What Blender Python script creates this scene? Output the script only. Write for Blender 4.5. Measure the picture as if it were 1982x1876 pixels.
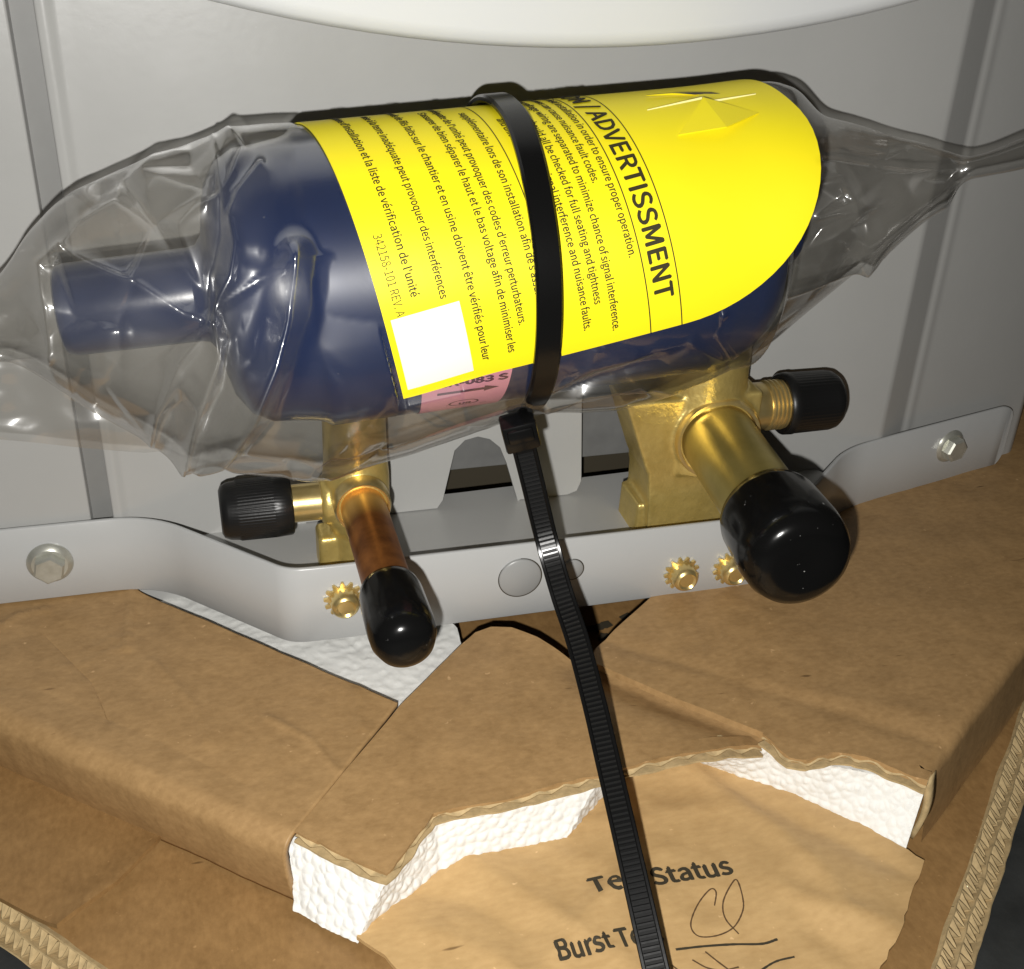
import bpy, bmesh, math, random
import numpy as np
from mathutils import Vector, Matrix, noise
from mathutils.geometry import delaunay_2d_cdt

random.seed(7)
scene = bpy.context.scene
for o in list(bpy.data.objects):
    bpy.data.objects.remove(o)
COL = scene.collection

# ------------------------------------------------------------------ camera
CAM = np.array([0.0, 0.0, 0.194])
TILT, YAW, ROLL = math.radians(29.8), math.radians(16.0), math.radians(2.25)
FPX, CX, CY = 2300.0, 991.0, 938.0            # focal length in pixels of a 1982 wide picture
FWD = np.array([math.sin(YAW)*math.cos(TILT), math.cos(YAW)*math.cos(TILT), -math.sin(TILT)])
_r0 = np.array([math.cos(YAW), -math.sin(YAW), 0.0])
_u0 = np.cross(_r0, FWD)
RGT = _r0*math.cos(ROLL) + _u0*math.sin(ROLL)
UPV = -_r0*math.sin(ROLL) + _u0*math.cos(ROLL)

cam_d = bpy.data.cameras.new('camera')
cam_d.sensor_fit = 'HORIZONTAL'
cam_d.sensor_width = 36.0
cam_d.lens = 36.0*FPX/1982.0
cam_d.clip_start = 0.005
cam_d.clip_end = 20.0
cam = bpy.data.objects.new('camera', cam_d)
COL.objects.link(cam)
M = Matrix(((RGT[0], UPV[0], -FWD[0], CAM[0]), (RGT[1], UPV[1], -FWD[1], CAM[1]), (RGT[2], UPV[2], -FWD[2], CAM[2]), (0, 0, 0, 1)))
cam.matrix_world = M
scene.camera = cam

# ------------------------------------------------------------------ world and the phone's flash
w = bpy.data.worlds.new('World'); scene.world = w; w.use_nodes = True
bgn = w.node_tree.nodes['Background']
bgn.inputs['Color'].default_value = (1.0, 0.93, 0.82, 1)
bgn.inputs['Strength'].default_value = 0.022

fl = bpy.data.lights.new('phone_flash', 'AREA')
fl.shape = 'DISK'; fl.size = 0.0034; fl.energy = 0.86
fl.color = (1.0, 0.98, 0.94)
flo = bpy.data.objects.new('phone_flash', fl); COL.objects.link(flo)
FLASH = CAM - UPV*0.0142 - RGT*0.006 + FWD*0.001
M2 = M.copy(); M2.translation = Vector(FLASH)
flo.matrix_world = M2

vs = scene.view_settings
vs.view_transform = 'Standard'; vs.look = 'None'; vs.exposure = 0.0; vs.gamma = 1.0
scene.render.engine = 'CYCLES'
scene.cycles.transparent_max_bounces = 32
scene.cycles.max_bounces = 8
scene.cycles.glossy_bounces = 5
scene.cycles.caustics_reflective = True
scene.cycles.caustics_refractive = False
scene.cycles.sample_clamp_indirect = 4.0

# ------------------------------------------------------------------ measuring helpers
def ray(px, py):
    return FWD + RGT*((px-CX)/FPX) - UPV*((py-CY)/FPX)
def on_y(px, py, Y):                      # the point of the plane y = Y
    v = ray(px, py); return CAM + v*(Y/v[1])
def on_z(px, py, Z):                      # the point of the plane z = Z
    v = ray(px, py); return CAM + v*((Z-CAM[2])/v[2])
def at_depth(px, py, D):
    return CAM + ray(px, py)*D
def project(P):                           # (n,3) -> (n,2), for reading positions off
    Q = np.asarray(P) - CAM
    z = Q@FWD
    return np.stack([CX + FPX*(Q@RGT)/z, CY - FPX*(Q@UPV)/z], 1)

# ------------------------------------------------------------------ object helpers
def mesh_obj(name, V, Fc, mat, parent=None, smooth=True, angle=None):
    me = bpy.data.meshes.new(name)
    me.from_pydata([tuple(float(c) for c in v) for v in V], [], [tuple(f) for f in Fc])
    me.update()
    if smooth:
        me.polygons.foreach_set('use_smooth', [True]*len(me.polygons))
        if angle:
            me.set_sharp_from_angle(angle=math.radians(angle))
    me.materials.append(mat)
    o = bpy.data.objects.new(name, me); COL.objects.link(o)
    if parent is not None:
        o.parent = parent
        o.matrix_parent_inverse = Matrix.Translation(parent.get('_base', (0, 0, 0))).inverted() if '_base' in parent else Matrix.Identity(4)
    return o
def thing(name, label, cat, base=(0, 0, 0), group=None):
    o = bpy.data.objects.new(name, None); COL.objects.link(o)
    o.empty_display_size = 0.01
    o.location = base; o['_base'] = [float(c) for c in base]
    o['label'] = label; o['category'] = cat
    if group: o['group'] = group
    return o
def tag(o, label, cat, group=None):
    o['label'] = label; o['category'] = cat
    if group: o['group'] = group
    return o

class MB:
    def __init__(s): s.V = []; s.F = []
    def add(s, V, F):
        n = len(s.V); s.V.extend([tuple(v) for v in V]); s.F.extend([tuple(i+n for i in f) for f in F]); return s
    def build(s, name, mat, parent=None, smooth=True, angle=35):
        return mesh_obj(name, s.V, s.F, mat, parent, smooth, angle)

def frame(d):
    d = np.asarray(d, float); d = d/np.linalg.norm(d)
    h = np.array([0, 0, 1.0]) if abs(d[2]) < .9 else np.array([1.0, 0, 0])
    a = np.cross(h, d); a /= np.linalg.norm(a); b = np.cross(d, a)
    return d, a, b
def lathe(o, d, prof, seg=48, mod=None):
    """prof: list of (t along d, radius); closed by poles where radius is 0"""
    o = np.asarray(o, float); d, a, b = frame(d)
    V = []; F = []; rings = []
    for t, r in prof:
        if r < 1e-7:
            rings.append([len(V)]); V.append(o+d*t)
        else:
            ids = []
            for i in range(seg):
                q = 2*math.pi*i/seg
                rr = r*(mod(t, q) if mod else 1.0)
                ids.append(len(V)); V.append(o + d*t + (a*math.cos(q)+b*math.sin(q))*rr)
            rings.append(ids)
    for A, B in zip(rings, rings[1:]):
        for i in range(seg):
            j = (i+1) % seg
            if len(A) == 1 and len(B) == 1: continue
            if len(A) == 1: F.append((A[0], B[j], B[i]))
            elif len(B) == 1: F.append((A[i], A[j], B[0]))
            else: F.append((A[i], A[j], B[j], B[i]))
    return V, F
def rbox(c, s, bev=0.0005, axes=None, seg=2):
    bm = bmesh.new(); bmesh.ops.create_cube(bm, size=1)
    for v in bm.verts: v.co = Vector((v.co.x*s[0], v.co.y*s[1], v.co.z*s[2]))
    if bev: bmesh.ops.bevel(bm, geom=list(bm.edges), offset=bev, segments=seg, affect='EDGES', profile=.5)
    c = np.asarray(c, float)
    ax = np.eye(3) if axes is None else np.asarray(axes, float)
    V = [c + ax[0]*v.co.x + ax[1]*v.co.y + ax[2]*v.co.z for v in bm.verts]
    bm.verts.index_update()
    F = [[v.index for v in f.verts] for f in bm.faces]
    bm.free(); return V, F
def prism(o, d, outline, t0, t1, bev=0):
    """outline 2D polygon in the plane normal to d, extruded t0..t1"""
    o = np.asarray(o, float); d, a, b = frame(d)
    n = len(outline); V = []; F = []
    levels = [(t0, 1.0), (t1, 1.0)] if not bev else [(t0, 1.0), (t1-bev, 1.0), (t1, 1.0-bev/max(np.hypot(*p) for p in outline))]
    for t, s in levels:
        for x, y in outline: V.append(o+d*t+a*x*s+b*y*s)
    L = len(levels)
    for k in range(L-1):
        for i in range(n):
            j = (i+1) % n; F.append((k*n+i, k*n+j, (k+1)*n+j, (k+1)*n+i))
    F.append(tuple(range(n-1, -1, -1))); F.append(tuple(range((L-1)*n, L*n)))
    return V, F
def dense(poly, step, jag=0.0, closed=True, seed=0):
    rnd = random.Random(seed); out = []
    n = len(poly)
    for i in range(n if closed else n-1):
        a = np.asarray(poly[i], float); b = np.asarray(poly[(i+1) % n], float)
        m = max(1, int(np.linalg.norm(b-a)/step))
        nrm = np.array([-(b-a)[1], (b-a)[0]]); nrm = nrm/(np.linalg.norm(nrm)+1e-12)
        for k in range(m):
            p = a+(b-a)*k/m
            if jag and k: p = p+nrm*rnd.uniform(-jag, jag)
            out.append(p)
    if not closed: out.append(np.asarray(poly[-1], float))
    return out
def fill(poly, step):
    """triangulated polygon with inner grid points"""
    P = [Vector((p[0], p[1])) for p in poly]; n = len(P)
    xs = [p.x for p in P]; ys = [p.y for p in P]
    pts = list(P)
    y = min(ys)+step*.5; r = 0
    while y < max(ys):
        x = min(xs)+step*(.25+.5*(r % 2))
        while x < max(xs):
            pts.append(Vector((x, y))); x += step
        y += step*.87; r += 1
    E_ = [(i, (i+1) % n) for i in range(n)]
    vs_, es_, fs_, _, _, _ = delaunay_2d_cdt(pts, E_, [], 0, 1e-7)
    # keep faces inside the polygon
    poly2 = np.array([[p.x, p.y] for p in P])
    def inside(c):
        x, y = c; a = poly2; b = np.roll(poly2, -1, 0)
        cond = (a[:, 1] > y) != (b[:, 1] > y)
        with np.errstate(divide='ignore', invalid='ignore'):
            xi = a[:, 0]+(y-a[:, 1])/(b[:, 1]-a[:, 1])*(b[:, 0]-a[:, 0])
        return np.count_nonzero(cond & (x < xi)) % 2 == 1
    VV = np.array([[v.x, v.y] for v in vs_])
    F = [f for f in fs_ if inside(VV[list(f)].mean(0))]
    used = sorted({i for f in F for i in f}); mp = {u: k for k, u in enumerate(used)}
    return VV[used], [tuple(mp[i] for i in f) for f in F]
def ribbon(pts, nrm, width, thick, seg_bevel=True):
    """flat strap swept along pts; nrm = outward normals"""
    pts = [np.asarray(p, float) for p in pts]; V = []; F = []
    n = len(pts)
    for i in range(n):
        t = pts[min(i+1, n-1)]-pts[max(i-1, 0)]; t /= np.linalg.norm(t)
        N = np.asarray(nrm[i], float); N = N-t*(N@t); N /= np.linalg.norm(N)
        S = np.cross(t, N)
        hw, ht, b = width/2, thick/2, thick*.3
        for x, y in ((-hw, -ht+b), (-hw, ht-b), (-hw+b, ht), (hw-b, ht), (hw, ht-b), (hw, -ht+b), (hw-b, -ht), (-hw+b, -ht)):
            V.append(pts[i]+S*x+N*y)
    for i in range(n-1):
        for k in range(8):
            j = (k+1) % 8
            F.append((i*8+k, i*8+j, (i+1)*8+j, (i+1)*8+k))
    F.append(tuple(range(8))); F.append(tuple(range((n-1)*8+7, (n-1)*8-1, -1)))
    return V, F
def spline(P, m):
    """Catmull-Rom through P"""
    P = [np.asarray(p, float) for p in P]; Q = [2*P[0]-P[1]]+P+[2*P[-1]-P[-2]]; out = []
    for i in range(1, len(Q)-2):
        for k in range(m):
            t = k/m
            out.append(.5*((2*Q[i])+(-Q[i-1]+Q[i+1])*t+(2*Q[i-1]-5*Q[i]+4*Q[i+1]-Q[i+2])*t*t+(-Q[i-1]+3*Q[i]-3*Q[i+1]+Q[i+2])*t**3))
    out.append(P[-1]); return out
def sstep(a, b, x):
    t = np.clip((x-a)/(b-a), 0, 1); return t*t*(3-2*t)
def n3(x, y, z): return noise.noise(Vector((x, y, z)))

# ------------------------------------------------------------------ materials
def mat(name, col, rough=.5, metal=0.0, spec=.5, coat=0.0, var=0.0, vscale=60.0, bump=0.0, bscale=300.0, bdist=.0003,
        col2=None, detail=4.0, stretch=None, rvar=0.0, sss=0.0, dust=0.0):
    m = bpy.data.materials.new(name); m.use_nodes = True
    nt = m.node_tree; b = nt.nodes['Principled BSDF']
    b.inputs['Base Color'].default_value = (*col, 1)
    b.inputs['Roughness'].default_value = rough
    b.inputs['Metallic'].default_value = metal
    b.inputs['Specular IOR Level'].default_value = spec
    b.inputs['Coat Weight'].default_value = coat
    b.inputs['Coat Roughness'].default_value = .08
    if sss:
        b.inputs['Subsurface Weight'].default_value = sss
        b.inputs['Subsurface Radius'].default_value = (.0012, .0012, .0012)
        b.inputs['Subsurface Scale'].default_value = 1.0
    tc = nt.nodes.new('ShaderNodeTexCoord')
    src = tc.outputs['Object']
    if stretch:
        mp = nt.nodes.new('ShaderNodeMapping'); mp.inputs['Scale'].default_value = stretch
        nt.links.new(src, mp.inputs['Vector']); src2 = mp.outputs['Vector']
    else: src2 = src
    if var or col2:
        nz = nt.nodes.new('ShaderNodeTexNoise'); nz.inputs['Scale'].default_value = vscale; nz.inputs['Detail'].default_value = detail
        nz.inputs['Roughness'].default_value = .6
        nt.links.new(src2, nz.inputs['Vector'])
        rp = nt.nodes.new('ShaderNodeValToRGB')
        c2 = col2 if col2 else tuple(c*(1-var) for c in col)
        rp.color_ramp.elements[0].position = .32; rp.color_ramp.elements[1].position = .68
        rp.color_ramp.elements[0].color = (*c2, 1); rp.color_ramp.elements[1].color = (*col, 1)
        nt.links.new(nz.outputs['Fac'], rp.inputs['Fac'])
        nt.links.new(rp.outputs['Color'], b.inputs['Base Color'])
        if rvar:
            mr = nt.nodes.new('ShaderNodeMapRange')
            mr.inputs['To Min'].default_value = rough-rvar; mr.inputs['To Max'].default_value = rough+rvar
            nt.links.new(nz.outputs['Fac'], mr.inputs['Value']); nt.links.new(mr.outputs['Result'], b.inputs['Roughness'])
    if dust:                            # sparse pale specks
        nd = nt.nodes.new('ShaderNodeTexNoise'); nd.inputs['Scale'].default_value = 900; nd.inputs['Detail'].default_value = 2
        nt.links.new(src, nd.inputs['Vector'])
        rd = nt.nodes.new('ShaderNodeValToRGB'); rd.color_ramp.elements[0].position = dust; rd.color_ramp.elements[1].position = dust+.05
        rd.color_ramp.elements[1].color = (.55, .55, .55, 1)
        nt.links.new(nd.outputs['Fac'], rd.inputs['Fac'])
        md = nt.nodes.new('ShaderNodeMix'); md.data_type = 'RGBA'
        nt.links.new(rd.outputs['Color'], md.inputs['Factor'])
        if b.inputs['Base Color'].is_linked: nt.links.new(b.inputs['Base Color'].links[0].from_socket, md.inputs['A'])
        else: md.inputs['A'].default_value = (*col, 1)
        md.inputs['B'].default_value = (.5, .5, .48, 1)
        nt.links.new(md.outputs['Result'], b.inputs['Base Color'])
    if bump:
        nb = nt.nodes.new('ShaderNodeTexNoise'); nb.inputs['Scale'].default_value = bscale; nb.inputs['Detail'].default_value = 3
        nt.links.new(src2, nb.inputs['Vector'])
        bp = nt.nodes.new('ShaderNodeBump'); bp.inputs['Strength'].default_value = bump; bp.inputs['Distance'].default_value = bdist
        nt.links.new(nb.outputs['Fac'], bp.inputs['Height']); nt.links.new(bp.outputs['Normal'], b.inputs['Normal'])
    return m

def kraft(name, c1, c2, fibre=(1, 1, 1)):
    """kraft liner: cloudy mottling, fine fibres, faint flute lines, small pale flecks"""
    m = bpy.data.materials.new(name); m.use_nodes = True
    nt = m.node_tree; N = nt.nodes; L = nt.links; b = N['Principled BSDF']
    b.inputs['Roughness'].default_value = .52; b.inputs['Specular IOR Level'].default_value = .36
    tc = N.new('ShaderNodeTexCoord')
    n1 = N.new('ShaderNodeTexNoise'); n1.inputs['Scale'].default_value = 110; n1.inputs['Detail'].default_value = 9; n1.inputs['Roughness'].default_value = .74
    mp = N.new('ShaderNodeMapping'); mp.inputs['Scale'].default_value = fibre
    L.new(tc.outputs['Object'], mp.inputs['Vector'])
    n2 = N.new('ShaderNodeTexNoise'); n2.inputs['Scale'].default_value = 700; n2.inputs['Detail'].default_value = 3
    L.new(tc.outputs['Object'], n1.inputs['Vector']); L.new(mp.outputs['Vector'], n2.inputs['Vector'])
    rp = N.new('ShaderNodeValToRGB'); rp.color_ramp.elements[0].position = .3; rp.color_ramp.elements[1].position = .72
    rp.color_ramp.elements[0].color = (*c2, 1); rp.color_ramp.elements[1].color = (*c1, 1)
    mx = N.new('ShaderNodeMix'); mx.data_type = 'FLOAT'; mx.inputs['Factor'].default_value = .42
    L.new(n1.outputs['Fac'], mx.inputs['A']); L.new(n2.outputs['Fac'], mx.inputs['B'])
    L.new(mx.outputs['Result'], rp.inputs['Fac'])
    # pale flecks and scuffs
    n4 = N.new('ShaderNodeTexNoise'); n4.inputs['Scale'].default_value = 520; n4.inputs['Detail'].default_value = 2
    L.new(tc.outputs['Object'], n4.inputs['Vector'])
    r4 = N.new('ShaderNodeValToRGB'); r4.color_ramp.elements[0].position = .72; r4.color_ramp.elements[1].position = .84
    L.new(n4.outputs['Fac'], r4.inputs['Fac'])
    mc = N.new('ShaderNodeMix'); mc.data_type = 'RGBA'
    L.new(r4.outputs['Color'], mc.inputs['Factor']); L.new(rp.outputs['Color'], mc.inputs['A'])
    mc.inputs['B'].default_value = (min(1, c1[0]*1.45), min(1, c1[1]*1.5), min(1, c1[2]*1.7), 1)
    n5 = N.new('ShaderNodeTexNoise'); n5.inputs['Scale'].default_value = 420; n5.inputs['Detail'].default_value = 1
    mp5 = N.new('ShaderNodeMapping'); mp5.inputs['Scale'].default_value = (.28, 1.3, 1); mp5.inputs['Rotation'].default_value = (0, 0, .7)
    L.new(tc.outputs['Object'], mp5.inputs['Vector']); L.new(mp5.outputs['Vector'], n5.inputs['Vector'])
    r5 = N.new('ShaderNodeValToRGB'); r5.color_ramp.elements[0].position = .77; r5.color_ramp.elements[1].position = .84
    L.new(n5.outputs['Fac'], r5.inputs['Fac'])
    md = N.new('ShaderNodeMix'); md.data_type = 'RGBA'; L.new(r5.outputs['Color'], md.inputs['Factor']); L.new(mc.outputs['Result'], md.inputs['A'])
    md.inputs['B'].default_value = (c2[0]*.45, c2[1]*.42, c2[2]*.4, 1)
    L.new(md.outputs['Result'], b.inputs['Base Color'])
    n3_ = N.new('ShaderNodeTexNoise'); n3_.inputs['Scale'].default_value = 120; n3_.inputs['Detail'].default_value = 5
    L.new(tc.outputs['Object'], n3_.inputs['Vector'])
    bp = N.new('ShaderNodeBump'); bp.inputs['Strength'].default_value = .30; bp.inputs['Distance'].default_value = .0006
    L.new(n3_.outputs['Fac'], bp.inputs['Height'])
    bp2 = N.new('ShaderNodeBump'); bp2.inputs['Strength'].default_value = .25; bp2.inputs['Distance'].default_value = .00015
    L.new(n2.outputs['Fac'], bp2.inputs['Height']); L.new(bp.outputs['Normal'], bp2.inputs['Normal'])
    L.new(bp2.outputs['Normal'], b.inputs['Normal'])
    return m

M_panel = mat('grey_enamel', (.372, .372, .360), .30, spec=.42, dust=.79, var=.05, vscale=25, bump=.12, bscale=500, bdist=.0002, rvar=.05)
M_rail = mat('bracket_enamel', (.43, .435, .43), .26, spec=.45, var=.03, vscale=40, bump=.12, bscale=500, bdist=.0002)
M_white = mat('white_enamel', (.62, .63, .63), .38, spec=.4, var=.03, vscale=12, bump=.08, bscale=500, bdist=.0002)
M_dark = mat('dark_grey_steel', (.16, .16, .155), .45, var=.25, vscale=80)  # darker grey of the inner plate
M_seam = mat('groove_grey', (.20, .20, .193), .5, var=.1, vscale=90)  # darker grey for the strip on the groove floor
M_brass = mat('cast_brass', (.74, .57, .20), .37, metal=.72, spec=.5, col2=(.63, .475, .15), vscale=260, bump=.5, bscale=900, bdist=.00025, rvar=.08)
M_brass2 = mat('turned_brass', (.84, .67, .31), .30, metal=.85, col2=(.70, .53, .21), vscale=220, bump=.12, bscale=900, bdist=.0001)
M_brasstube = mat('dull_brass_tube', (.56, .455, .15), .36, metal=.8, col2=(.44, .35, .10), vscale=90, bump=.1, bscale=600, bdist=.0001)
M_copper = mat('oxidised_copper', (.44, .17, .045), .42, metal=.75, col2=(.20, .07, .02), vscale=190, detail=6, bump=.2, bscale=700, bdist=.0001, rvar=.1)
_nt = M_copper.node_tree; _b = _nt.nodes['Principled BSDF']
_tc = _nt.nodes.new('ShaderNodeTexCoord'); _sp = _nt.nodes.new('ShaderNodeSeparateXYZ'); _nt.links.new(_tc.outputs['Object'], _sp.inputs[0])
_mr = _nt.nodes.new('ShaderNodeMapRange'); _mr.inputs['From Min'].default_value = .2115; _mr.inputs['From Max'].default_value = .2185
_nt.links.new(_sp.outputs['Y'], _mr.inputs['Value'])
_mx = _nt.nodes.new('ShaderNodeMix'); _mx.data_type = 'RGBA'; _nt.links.new(_mr.outputs['Result'], _mx.inputs['Factor'])
_nt.links.new(_b.inputs['Base Color'].links[0].from_socket, _mx.inputs['A']); _mx.inputs['B'].default_value = (.85, .52, .14, 1)
_nt.links.new(_mx.outputs['Result'], _b.inputs['Base Color'])
M_rubber = mat('black_vinyl', (.004, .004, .004), .17, spec=.30, dust=.745, bump=.15, bscale=260, bdist=.0002)
M_plastic = mat('black_plastic', (.008, .008, .008), .36, spec=.36, dust=.80, bump=.15, bscale=1500, bdist=.0001)
M_tie = mat('black_nylon', (.004, .004, .004), .22, spec=.34, dust=.80, bump=.1, bscale=900, bdist=.0001)
M_blue = mat('blue_enamel', (.004, .017, .078), .28, spec=.5, coat=.3, dust=.79, var=.12, vscale=120, bump=.1, bscale=500, bdist=.0002)
M_yellow = mat('yellow_card', (.84, .71, .010), .50, spec=.3, var=.03, vscale=60, bump=.08, bscale=900, bdist=.0001)
M_slit = mat('cut_card_edge', (.86, .80, .35), .6)
M_ink = mat('black_ink', (.035, .030, .012), .6, spec=.2)
M_sticker = mat('white_sticker', (.68, .68, .66), .45)
M_pink = mat('pink_label', (.85, .36, .46), .5, var=.05, vscale=200)
M_pinkink = mat('purple_ink', (.12, .035, .06), .6)
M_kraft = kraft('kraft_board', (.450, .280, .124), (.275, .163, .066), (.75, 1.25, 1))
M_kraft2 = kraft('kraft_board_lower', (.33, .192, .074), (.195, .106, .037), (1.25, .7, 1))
M_kraft3 = kraft('kraft_paper', (.585, .390, .180), (.44, .278, .118), (.5, 1.2, 1))
M_flute = mat('pale_flute', (.52, .385, .20), .75, spec=.15, var=.3, vscale=500, bump=.4, bscale=700)
M_eps = mat('white_foam', (.80, .80, .77), .55, spec=.3, var=.04, vscale=300, sss=.25, bump=.2, bscale=500, bdist=.0002)
M_zinc = mat('zinc_plate', (.56, .56, .50), .32, metal=.6, col2=(.45, .45, .39), vscale=400, bump=.1, bscale=900, bdist=.0001)
M_disc = mat('knockout_enamel', (.29, .293, .288), .34, spec=.4)
M_scuff = mat('torn_paper', (.56, .40, .20), .8, spec=.1)
M_pen = mat('pencil', (.10, .055, .022), .7)
M_print_shade = mat('print_and_shade', (.040, .032, .018), .7)  # near-black for printing, also used where shade is painted

# dark concrete floor
M_floor = mat('stained_concrete', (.030, .032, .031), .7, col2=(.012, .013, .0125), vscale=55, detail=8, bump=.4, bscale=200, bdist=.0006)

# clear polythene film
M_film = bpy.data.materials.new('clear_film'); M_film.use_nodes = True
nt = M_film.node_tree; N = nt.nodes; L = nt.links
for n_ in list(N):
    if n_.type != 'OUTPUT_MATERIAL': N.remove(n_)
outn = [n_ for n_ in N if n_.type == 'OUTPUT_MATERIAL'][0]
tr = N.new('ShaderNodeBsdfTransparent'); tr.inputs['Color'].default_value = (.872, .866, .85, 1)
gl = N.new('ShaderNodeBsdfGlossy'); gl.inputs['Roughness'].default_value = .14; gl.inputs['Color'].default_value = (1, 1, 1, 1)
df = N.new('ShaderNodeBsdfDiffuse'); df.inputs['Color'].default_value = (.55, .54, .50, 1)
lw = N.new('ShaderNodeLayerWeight'); lw.inputs['Blend'].default_value = .5
pw_ = N.new('ShaderNodeMath'); pw_.operation = 'POWER'; pw_.inputs[1].default_value = 3.2; L.new(lw.outputs['Facing'], pw_.inputs[0])
m1 = N.new('ShaderNodeMixShader'); m1.inputs[0].default_value = .018
hx = N.new('ShaderNodeTexCoord'); hs = N.new('ShaderNodeSeparateXYZ'); L.new(hx.outputs['Object'], hs.inputs[0])
hm = N.new('ShaderNodeMapRange'); hm.inputs['From Min'].default_value = -.008; hm.inputs['From Max'].default_value = .014
hm.inputs['To Min'].default_value = .075; hm.inputs['To Max'].default_value = .014      # the slack, crumpled end of the film is hazier
L.new(hs.outputs['X'], hm.inputs['Value']); L.new(hm.outputs['Result'], m1.inputs[0])
L.new(tr.outputs[0], m1.inputs[1]); L.new(df.outputs[0], m1.inputs[2])
gl2 = N.new('ShaderNodeBsdfGlossy'); gl2.inputs['Roughness'].default_value = .40
mg = N.new('ShaderNodeMixShader'); mg.inputs[0].default_value = .30
L.new(gl.outputs[0], mg.inputs[1]); L.new(gl2.outputs[0], mg.inputs[2])
m2 = N.new('ShaderNodeMixShader')
ma = N.new('ShaderNodeMath'); ma.operation = 'MULTIPLY_ADD'; ma.inputs[1].default_value = .78; ma.inputs[2].default_value = .12; ma.use_clamp = True
L.new(pw_.outputs[0], ma.inputs[0]); L.new(ma.outputs[0], m2.inputs[0])
L.new(m1.outputs[0], m2.inputs[1]); L.new(mg.outputs[0], m2.inputs[2])
tcn = N.new('ShaderNodeTexCoord'); nzn = N.new('ShaderNodeTexNoise'); nzn.inputs['Scale'].default_value = 45; nzn.inputs['Detail'].default_value = 3
L.new(tcn.outputs['Object'], nzn.inputs['Vector'])
bpn = N.new('ShaderNodeBump'); bpn.inputs['Strength'].default_value = .10; bpn.inputs['Distance'].default_value = .0008
L.new(nzn.outputs['Fac'], bpn.inputs['Height']); L.new(bpn.outputs['Normal'], gl.inputs['Normal'])
L.new(m2.outputs[0], outn.inputs['Surface'])

# ------------------------------------------------------------------ levels (metres)
Z_BASE = .008          # upper face of the lower cardboard pad
Z_CARD = .025          # upper face of the cardboard wrap
T_CARD = .0027
Z_RAIL0, Z_RAIL1 = .027, .047
Z_SHELF = .0392
Y_RAIL, Y_LEFT, Y_MID, Y_RIGHT = .2195, .2515, .2515, .2675

# ------------------------------------------------------------------ floor
V, F = [], []
mesh_obj('floor', [(-1.5, -1.0, 0), (1.5, -1.0, 0), (1.5, 2.0, 0), (-1.5, 2.0, 0)], [(0, 1, 2, 3)], M_floor)['kind'] = 'structure'

# ------------------------------------------------------------------ grey cabinet
cab = thing('condenser_cabinet', 'grey painted steel cabinet of a cooling unit standing behind the bagged cylinder', 'cabinet', (.1, .26, .0))
def rounded(path, r, k=6):
    out = [np.asarray(path[0], float)]
    for i in range(1, len(path)-1):
        p, a, b = (np.asarray(path[j], float) for j in (i, i-1, i+1))
        ra = min(r, np.linalg.norm(a-p)*.48, np.linalg.norm(b-p)*.48)
        s = p+(a-p)/np.linalg.norm(a-p)*ra; e = p+(b-p)/np.linalg.norm(b-p)*ra
        for q in range(k+1):
            t = q/k; out.append((1-t)**2*s+2*t*(1-t)*p+t*t*e)
    out.append(np.asarray(path[-1], float)); return out
ztop = .215
# plan outline of the front skin, seen from above
plan = rounded([(-.30, Y_LEFT), (-.0292, Y_LEFT), (-.0290, Y_LEFT+.0035), (-.0246, Y_LEFT+.0035), (-.0243, Y_MID-.0007), (-.0225, Y_MID-.0009), (-.0208, Y_MID-.0001), (-.018, Y_MID), (.02, Y_MID)], .0006)
V, F = [], []
for p in plan:
    V += [(p[0], p[1], .020), (p[0], p[1], ztop)]
for i in range(len(plan)-1): F.append((2*i, 2*i+2, 2*i+3, 2*i+1))
mesh_obj('skin', V, F, M_panel, cab, angle=30)
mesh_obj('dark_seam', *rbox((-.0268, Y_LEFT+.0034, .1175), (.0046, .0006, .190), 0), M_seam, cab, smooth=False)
planr = rounded([(.150, Y_MID), (.1765, Y_MID), (.1865, .2572), (.1885, .2574), (.1905, .2582), (.2340, .2680), (.2365, .2700), (.238, .40)], .0012)
V, F = [], []
for p in planr:
    V += [(p[0], p[1], .020), (p[0], p[1], ztop)]
for i in range(len(planr)-1): F.append((2*i, 2*i+2, 2*i+3, 2*i+1))
mesh_obj('skin', V, F, M_panel, cab, angle=50)
# middle panel with the pipe notches cut in its lower edge
zsh = Z_SHELF+.0003
def pxz(px, py): q = on_y(px, py, Y_MID); return (q[0], q[2])
low = [(.02, zsh), pxz(740, 1000)[:1]+(zsh,), (pxz(846, 985)[0], zsh), pxz(857, 968), pxz(872, 905), pxz(880, 872), pxz(900, 852), pxz(925, 845), pxz(948, 850), pxz(968, 866),
       pxz(980, 895), pxz(1003, 972), (pxz(1006, 978)[0], zsh), (pxz(1098, 962)[0], zsh), pxz(1116, 950), pxz(1125, 930), pxz(1126, 780), pxz(1140, 700),
       pxz(1420, 660), pxz(1440, 700), pxz(1460, 900), (pxz(1470, 930)[0], zsh), (.150, zsh)]
mid = low+[(.150, ztop), (.02, ztop)]
VV, FF = fill(mid, .02)
V = [(p[0], Y_MID, p[1]) for p in VV]; n = len(V)
F = [tuple(f) for f in FF]
# edge thickness of the notch
k = len(V)
for p in low: V += [(p[0], Y_MID, p[1]), (p[0], Y_MID+.0015, p[1])]
for i in range(len(low)-1): F.append((k+2*i, k+2*i+2, k+2*i+3, k+2*i+1))
mesh_obj('service_panel', V, F, M_panel, cab, smooth=False)
# inner plate seen through the notches
mesh_obj('inner_plate', *rbox((.10, .2655, .0825), (.16, .0015, .0800), .0002), M_dark, cab, smooth=False)
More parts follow.
